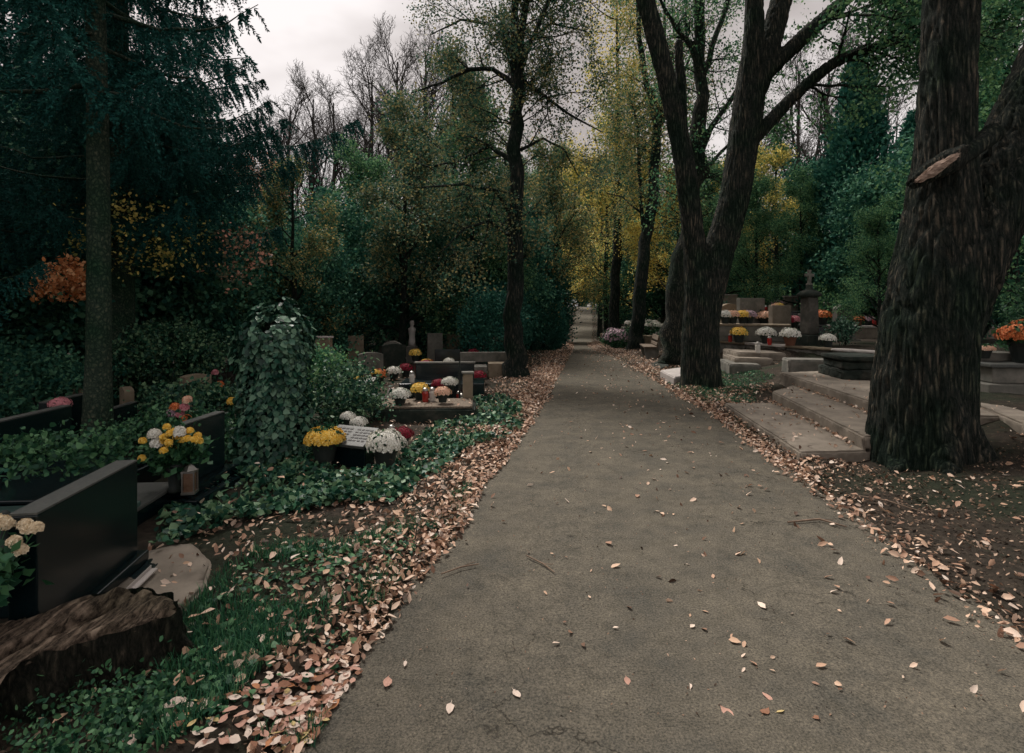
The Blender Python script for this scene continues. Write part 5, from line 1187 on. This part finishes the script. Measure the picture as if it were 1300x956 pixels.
bush('bramble_bush', 'tangle of small leaved weeds between the spruce trunk and the bouquet', 'shrub', onG(-3.6, 6.0), (.8, .7, .26), 5500, 70, .08, .038, M['bramble'], 87, shape='ivy', wid=.4, zc=.28)
bush('bramble_bush', 'low weeds in front of the pale slanted gravestone', 'shrub', onG(-4.1, 7.6), (.9, .6, .3), 4500, 60, .09, .055, M['ivyg'], 88, shape='ivy', wid=.4, zc=.3)
bush('bramble_bush', 'green overgrowth beneath the leftmost smaller spruce', 'shrub', onG(-4.7, 4.3), (.8, .5, .3), 3500, 50, .09, .06, M['yew'], 89, zc=.35)
bush('maple_sapling', 'small maple with glowing orange leaves behind the spruce trunk at the left', 'tree', onG(*P(84, 7.6)[:2]), (.30, .3, .34), 900, 22, .07, .06, M['orange'], 90, shape='leaf', zc=2.0)
bush('maple_sapling', 'small maple with pinkish leaves behind the ivy covered stump', 'tree', onG(*P(302, 8.8)[:2]), (.55, .4, .42), 420, 26, .12, .055, M['pink'], 91, shape='leaf', zc=2.35)
bush('maple_sapling', 'yellowing maple crown showing through the spruce boughs', 'tree', onG(*P(185, 8.6)[:2]), (.9, .6, .5), 900, 40, .16, .055, M['yelgreen'], 92, shape='leaf', zc=2.75)

# ------------------------------------------------------------------ ground cover
def in_poly(x, y, poly):
    poly = np.array(poly); c = np.zeros(x.shape, bool); j = len(poly) - 1
    for i in range(len(poly)):
        xi, yi = poly[i]; xj, yj = poly[j]
        c ^= ((yi > y) != (yj > y)) & (x < (xj - xi) * (y - yi) / (yj - yi + 1e-12) + xi); j = i
    return c
def gp(pts): return [GT(px, py)[:2] for px, py in pts]
def scatter(r, poly, dens, f=None):
    p = np.array(poly); lo, hi = p.min(0), p.max(0); n = int(dens * np.prod(hi - lo)); x = r.uniform(lo[0], hi[0], n); y = r.uniform(lo[1], hi[1], n)
    k = in_poly(x, y, poly)
    if f is not None: k &= r.random(n) < f(x, y)
    return x[k], y[k]
def patch(x, y, s, o=0): return .5 + .25 * (np.sin(x * s + o + 1.7 * np.sin(y * s * .8)) + np.sin(y * s * 1.3 + 2 * o + 1.3 * np.sin(x * s * .7)))

ivyP = gp([(196, 700), (205, 655), (300, 605), (395, 590), (470, 612), (520, 575), (560, 535), (600, 512), (640, 506), (662, 520), (664, 543), (640, 562), (590, 575), (560, 600), (520, 628), (460, 640), (390, 650), (330, 655), (300, 668), (230, 690)])
ivyQ = gp([(300, 605), (395, 590), (440, 575), (440, 545), (400, 545), (300, 570)])
ivyS = gp([(405, 645), (300, 668), (330, 640), (420, 615), (500, 615), (540, 600), (500, 640)])
r_ = np.random.default_rng(101)
x1, y1 = scatter(r_, ivyP, 1500, lambda x, y: np.clip(patch(x, y, 3.1, 1) * 1.6, .25, 1)); x2, y2 = scatter(r_, ivyQ, 900); x3, y3 = scatter(r_, ivyS, 900)
x = np.concatenate([x1, x2, x3]); y = np.concatenate([y1, y2, y3]); n = len(x); h = (.02 + .15 * patch(x, y, 4.3, 2) ** 1.5 * r_.random(n) ** .7)
T, N = frames(n, 1.3, r_); s = r_.uniform(.032, .07, n); V, Fq = leaf_arr(np.stack([x, y, TZ(x, y) + h], -1), T, N, s, s * .5, 'ivy', .12)
tag(link('ground_ivy', mesh('ground_ivy', V, [Fq]), M['ivyg']), 'ivy spreading over the ground along the left verge', 'ivy', kind='stuff')

grP = gp([(120, 956), (150, 850), (235, 775), (290, 715), (360, 690), (440, 690), (540, 660), (600, 610), (590, 650), (545, 700), (500, 750), (455, 820), (430, 870), (400, 956)])
def gdens(x, y): return np.clip((patch(x, y, 5.3, 3) - .42) * 4.0, .0, 1)
def blades(r, x, y, ln, m, name, label):
    n = len(x); k = 3; a = r.uniform(0, 2 * np.pi, n); lean = r.uniform(.15, .9, n); L_ = ln * r.uniform(.5, 1.3, n); w_ = .0035
    ca, sa = np.cos(a), np.sin(a); ts = np.array([0, .4, .75, 1.0]); z0_ = TZ(x, y)
    V = []
    for t_ in ts:
        o_ = L_ * lean * t_ ** 1.7 * .8; zz = z0_ + L_ * (t_ - .45 * lean * t_ ** 2); wd = w_ * (1 - t_ * .9)
        V += [np.stack([x + ca * o_ - sa * wd, y + sa * o_ + ca * wd, zz], -1), np.stack([x + ca * o_ + sa * wd, y + sa * o_ - ca * wd, zz], -1)]
    V = np.stack(V, 1).reshape(-1, 3); i = np.arange(n)[:, None] * 8
    tag(link(name, mesh(name, V, [np.concatenate([i + np.array([[q, q + 1, q + 3, q + 2]]) for q in (0, 2, 4)])]), m), label, 'grass', kind='stuff')
gxs, gys = scatter(r_, grP, 5200, gdens); tx, ty = scatter(r_, gp([(190, 880), (230, 800), (330, 770), (360, 810), (300, 890), (200, 956)]), 7000)
bankP = [(3.2, 9.4), (4.0, 9.4), (4.7, 10.8), (5.2, 11.2), (5.2, 13), (4.6, 15), (3.9, 14), (3.3, 12)]
bx_, by_ = scatter(r_, bankP, 1500, lambda x, y: np.clip(patch(x, y, 4, 5) * 1.3, .2, 1))
blades(r_, np.concatenate([gxs, tx, bx_]), np.concatenate([gys, ty, by_]), .075, M['grass'], 'grass', 'short green grass growing through the fallen leaves')
wx_, wy_ = scatter(r_, grP, 420, lambda x, y: np.clip((patch(x, y, 4.1, 7) - .35) * 3, 0, 1)); wx2, wy2 = scatter(r_, bankP, 160)
wx_ = np.concatenate([wx_, wx2]); wy_ = np.concatenate([wy_, wy2]); n = len(wx_) * 3; wx_ = np.repeat(wx_, 3) + r_.normal(size=n) * .02; wy_ = np.repeat(wy_, 3) + r_.normal(size=n) * .02
T, N = frames(n, 2.2, r_); s = r_.uniform(.018, .04, n); V, Fq = leaf_arr(np.stack([wx_, wy_, TZ(wx_, wy_) + r_.uniform(.008, .04, n)], -1), T, N, s, s * .45, 'ivy', .1)
tag(link('ground_weeds', mesh('ground_weeds', V, [Fq]), M['bramble']), 'small leaved weeds and clover among the grass', 'weeds', kind='stuff')

# ------------------------------------------------------------------ fallen leaves
r_ = np.random.default_rng(202); LX = []; LY = []; LZ = []
def band(side, y0, y1, n, spread, expo=1.0, inward=.05):
    y = y0 + (y1 - y0) * r_.random(n) ** expo; d = np.abs(r_.normal(size=n)) * spread(y) - inward * r_.random(n) * 1.5
    x = (eL(y) - d) if side < 0 else (eR(y) + d); return x, y
def addl(x, y, lift=.0, pile=.03):
    LX.append(x); LY.append(y); n = len(x); c = (eL(y) + eR(y)) / 2; on = np.abs(x - c) < (eR(y) - eL(y)) / 2
    z = np.where(on, np.interp(y, ZP[:, 0], ZP[:, 1]) + .024, TZ(x, y) + .012) + lift + pile * r_.random(n) * np.where(on, .1, 1); LZ.append(z)
addl(*band(-1, 2.0, 6, 1050, lambda y: .16 + .0 * y), pile=.04)
addl(*band(-1, 2.0, 9, 2300, lambda y: .22 + .035 * y), pile=.03)
addl(*band(-1, 6, 16, 5200, lambda y: .42 + .0 * y), pile=.05)
addl(*band(-1, 12, 34, 7500, lambda y: .75 + 0 * y, .8), pile=.07)
addl(*band(-1, 2.2, 7, 800, lambda y: .95 + 0 * y), pile=.02)
addl(*band(-1, 7, 16, 1700, lambda y: 1.3 + 0 * y), pile=.03)
addl(*band(1, 2.2, 7, 750, lambda y: .13 + 0 * y, inward=.12), pile=.03)
addl(*band(1, 5.2, 11, 1700, lambda y: .16 + 0 * y, inward=.12), pile=.03)
addl(*band(1, 2.2, 7.5, 420, lambda y: 1.2 + 0 * y), pile=.015)
addl(*band(1, 9, 16, 1600, lambda y: .45 + 0 * y), pile=.03)
addl(*band(1, 10, 16, 1200, lambda y: 1.0 + 0 * y), pile=.03)
addl(*band(-1, 32, 105, 3500, lambda y: 1.6 + 0 * y), pile=.1); addl(*band(1, 34, 105, 3500, lambda y: 1.6 + 0 * y), pile=.1)
addl(*band(1, 14, 36, 9500, lambda y: 1.1 + 0 * y, .8, .2), pile=.07)
y = 2.2 + 22 * r_.random(820) ** 1.2; f = r_.random(820); f = np.where(r_.random(820) < .5, 1 - (1 - f) * .55, f); addl(eL(y) + (eR(y) - eL(y)) * f, y)
# between the steps, on the treads, around the trunk
x, y = scatter(r_, [(4.0, 8.9), (4.9, 10.6), (4.0, 11.4), (3.4, 9.2)], 220); addl(x, y, 0, .06)
for pol, z_, dn in [([(3.0, 5.95), (3.6, 5.95), (4.1, 8.8), (3.4, 8.8)], .13, 38), ([(3.7, 6), (4.4, 6), (4.9, 9.9), (4.2, 9.1)], .28, 26), ([(4.5, 6.4), (6, 6.4), (6.6, 10.7), (5, 10.4)], .43, 16), ([(5.3, 6.2), (6.2, 8.4), (9, 8.4), (9, 6)], .455, 12)]:
    x, y = scatter(r_, pol, dn); LX.append(x); LY.append(y); LZ.append(z_ + .012 + .004 * r_.random(len(x)))
x, y = scatter(r_, [(2.85, 5.3), (3.6, 5.5), (3.6, 5.85), (3.0, 5.8)], 160); addl(x, y)
for k_, (xa, ya, xb, yb, z_) in enumerate([(3.68, 6.0, 4.12, 9.0, .13), (4.45, 6.4, 4.9, 9.9, .28)]):
    t_ = r_.random(150); LX.append(xa + (xb - xa) * t_ - np.abs(r_.normal(size=150)) * .05); LY.append(ya + (yb - ya) * t_); LZ.append(z_ + .014 + .02 * r_.random(150))
for k_ in range(260):
    a_ = r_.uniform(0, 6.28); q_ = .78 + abs(r_.normal()) * .6; x = 4.2 + q_ * math.cos(a_); y = 5.8 + q_ * math.sin(a_)
    if x > eR(y) and not (x < 4.3 and y > 5.9) and y < 6: addl(np.array([x]), np.array([y]))
x, y = scatter(r_, gp([(240, 690), (300, 660), (420, 640), (560, 620), (600, 640), (540, 700), (430, 700), (300, 720)]), 190); addl(x, y, 0, .015)
x, y = scatter(r_, gp([(120, 900), (240, 770), (300, 700), (500, 690), (560, 640), (500, 760), (430, 870), (380, 956)]), 62); addl(x, y, .02, .02)
x, y = scatter(r_, ivyP, 22); addl(x, y, .1, .06)
x, y = scatter(r_, [(-4.5, 8.8), (-2.2, 8.0), (-.8, 7.2), (.2, 9), (.3, 14), (-1.5, 16), (-5, 12)], 36); addl(x, y)
x, y = scatter(r_, [(-1.95, 8.1), (-.6, 8.2), (-.6, 8.85), (-1.95, 8.8)], 60); LX.append(x); LY.append(y); LZ.append(np.full(len(x), .215))
x, y = scatter(r_, [(-.45, 9.2), (.7, 9.6), (1.0, 14), (-.3, 13)], 170); addl(x, y)
x, y = scatter(r_, gp([(180, 700), (262, 694), (262, 740), (200, 770)]), 60); addl(x, y, .05, .004)
LX, LY, LZ = map(np.concatenate, (LX, LY, LZ)); n = len(LX)
near_ = np.exp(-((LX - 4.15) ** 2 + (LY - 5.8) ** 2) / .12); keep = near_ < .5
# nothing lies inside the trunk bases
for (cx_, cy_2, rr2) in [(4.19, 5.8, .6), (3.8, 11.4, .45), (.1, 13, .28), (4.38, 15.8, .4), (5.2, 24, .35)]: keep &= (LX - cx_) ** 2 + (LY - cy_2) ** 2 > rr2 ** 2
keep &= LX ** 2 + LY ** 2 > 1.8
LX, LY, LZ = LX[keep], LY[keep], LZ[keep]; n = len(LX)
dist = np.sqrt(LX ** 2 + LY ** 2 + (CH - LZ) ** 2)
u = HX + F * LX / LY; v = HY + F * (CH - LZ) / LY; vis = (u > 0) & (u < 1300) & (v < 950)
order = np.argsort(np.where(vis, dist, 1e9)); own = np.zeros(n, bool); own[order[:295]] = True
# one mesh per shape and colour, shared by the separate leaves
LM = {}; cn = list(LC)
for c in cn:
    for sh in range(3):
        r2 = np.random.default_rng(sh * 7 + 1); mdl = []
        nn_ = 5; tt = np.linspace(0, 1, nn_); wv = [0, .24, .29, .19, 0] if sh != 1 else [0, .30, .35, .22, 0]; bend = [.10, .22, -.06][sh]; cup = [.16, .05, .22][sh]
        V = []; 
        for k_ in range(nn_):
            for q in (-1, -.5, 0, .5, 1):
                V.append((q * wv[k_] * (1 + .1 * r2.normal()), tt[k_] - .5, .5 * bend * (2 * tt[k_] - 1) ** 2 + cup * (q * wv[k_] * 2) ** 2 * .8 + .02 * r2.normal()))
        Fq = [[(k_ * 5 + q, k_ * 5 + q + 1, k_ * 5 + q + 6, k_ * 5 + q + 5) for q in range(4)] for k_ in range(nn_ - 1)]
        b_ = len(V); V += [(-.012, -.72, .03), (.012, -.72, .03), (.012, -.48, .01), (-.012, -.48, .01)]
        me = mesh('fallen_leaf', V, [np.array(sum(Fq, [])), np.array([[b_, b_ + 1, b_ + 2, b_ + 3]])], True); me.materials.append(M['leaf_' + c]); LM[(c, sh)] = me
pl_ = {'pale': 'pale cream', 'pink': 'dull pink', 'brown': 'dark brown', 'orange': 'orange brown', 'yellowish': 'yellowish'}
for i_ in np.where(own)[0]:
    c = cn[int(r_.choice(5, p=[.38, .28, .20, .06, .08]))]; x, y, z = LX[i_], LY[i_], LZ[i_]
    zone = 'on the asphalt path' if eL(y) < x < eR(y) else ('on the left verge' if x < eL(y) else 'on the ground right of the path')
    o = bpy.data.objects.new('fallen_leaf', LM[(c, int(r_.integers(0, 3)))]); COL.objects.link(o); s = .034 + .032 * r_.random() ** 1.3
    o.location = (x, y, z - .004); o.scale = (s * r_.uniform(.8, 1.1), s, s); o.rotation_euler = (r_.normal() * .16, r_.normal() * .2, r_.uniform(0, 6.28))
    tag(o, pl_[c] + ' fallen leaf lying ' + zone + ' near the camera', 'fallen leaf', 'fallen leaves ' + zone)
k = ~own; n = k.sum(); T, N = frames(n, 1.7, r_); s = .024 + .052 * r_.random(n) ** 1.7; Pp = np.stack([LX[k], LY[k], LZ[k]], -1) - T * (s * .5)[:, None]
V, Fq = leaf_arr(Pp, T, N, s, s * r_.uniform(.22, .34, n), 'leaf', .22)
tag(link('fallen_leaves', mesh('fallen_leaves', V, [Fq]), M['litter']), 'carpet of pink and cream fallen leaves along both sides of the path', 'fallen leaves', kind='stuff')

# crumbled leaf fragments and grit
x1, y1 = band(-1, 2.0, 10, 5200, lambda y: .7 + 0 * y); x2, y2 = band(1, 2.2, 8, 4200, lambda y: 1.0 + 0 * y, inward=.2)
y3 = 2.2 + 9 * r_.random(1500) ** 1.3; x3 = eL(y3) + (eR(y3) - eL(y3)) * r_.random(1500)
x4, y4 = scatter(r_, [(2.9, 2.5), (6.5, 2.5), (6.5, 5.6), (3.1, 5.6)], 330)
x = np.concatenate([x1, x2, x3, x4]); y = np.concatenate([y1, y2, y3, y4]); n = len(x); c = (eL(y) + eR(y)) / 2; on = np.abs(x - c) < (eR(y) - eL(y)) / 2
z = np.where(on, np.interp(y, ZP[:, 0], ZP[:, 1]) + .024, TZ(x, y) + .006 + .012 * r_.random(n)); T, N = frames(n, 2.0, r_); s = np.where(on, r_.uniform(.005, .016, n), r_.uniform(.012, .034, n))
V, Fq = leaf_arr(np.stack([x, y, z], -1), T, N, s, s * .3, 'leaf', .15)
tag(link('leaf_fragments', mesh('leaf_fragments', V, [Fq]), mat('leaf_fragment_mix', [(.02, .014, .01, .1), (.09, .06, .04, .4), (.24, .15, .1, .7), (.42, .3, .22, .95)], .8, 3, island=.9)), 'crumbled brown leaf bits and grit on soil and asphalt', 'leaf litter', kind='stuff')
bush('weed_patch', 'weeds and dead stalks grown up against the side of the stump', 'weeds', onG(-1.52, 2.12), (.36, .32, .07), 2600, 60, .05, .024, M['bramble'], 95, shape='leaf', wid=.34, zc=.05, stems=9, stemmat=M['stick'])
# twigs
for i_, (p0, p1, p2, lb) in enumerate([((668, 711), (690, 722), (704, 733), 'thin pale twig lying on the asphalt in the lower middle'), ((1000, 668), (1040, 664), (1075, 674), 'dark stick at the right edge of the asphalt'),
                                       ((560, 735), (585, 726), (608, 722), 'fine bent twig near the left edge of the asphalt'), ((880, 632), (925, 640), (972, 655), 'long thin twig on the bare soil right of the path'), ((70, 790), (90, 770), (98, 757), 'grey stick leaning behind the stump')]):
    sh = 0 if i_ != 3 else 200
    pts = [np.array(GT(p[0] + sh, p[1])) + np.array([0, 0, .03]) for p in (p0, p1, p2)]
    V, Fq = tubes([(np.array(pts), np.array([.004, .005, .003]) * (1.6 if i_ == 1 else 1), 6), (np.array([pts[1], (pts[1] + pts[2]) / 2 + np.array([.03, .03, .01])]), np.array([.003, .002]), 5)])
    tag(link('twig', mesh('twig', V, [Fq], True), M['stick']), lb, 'twig')
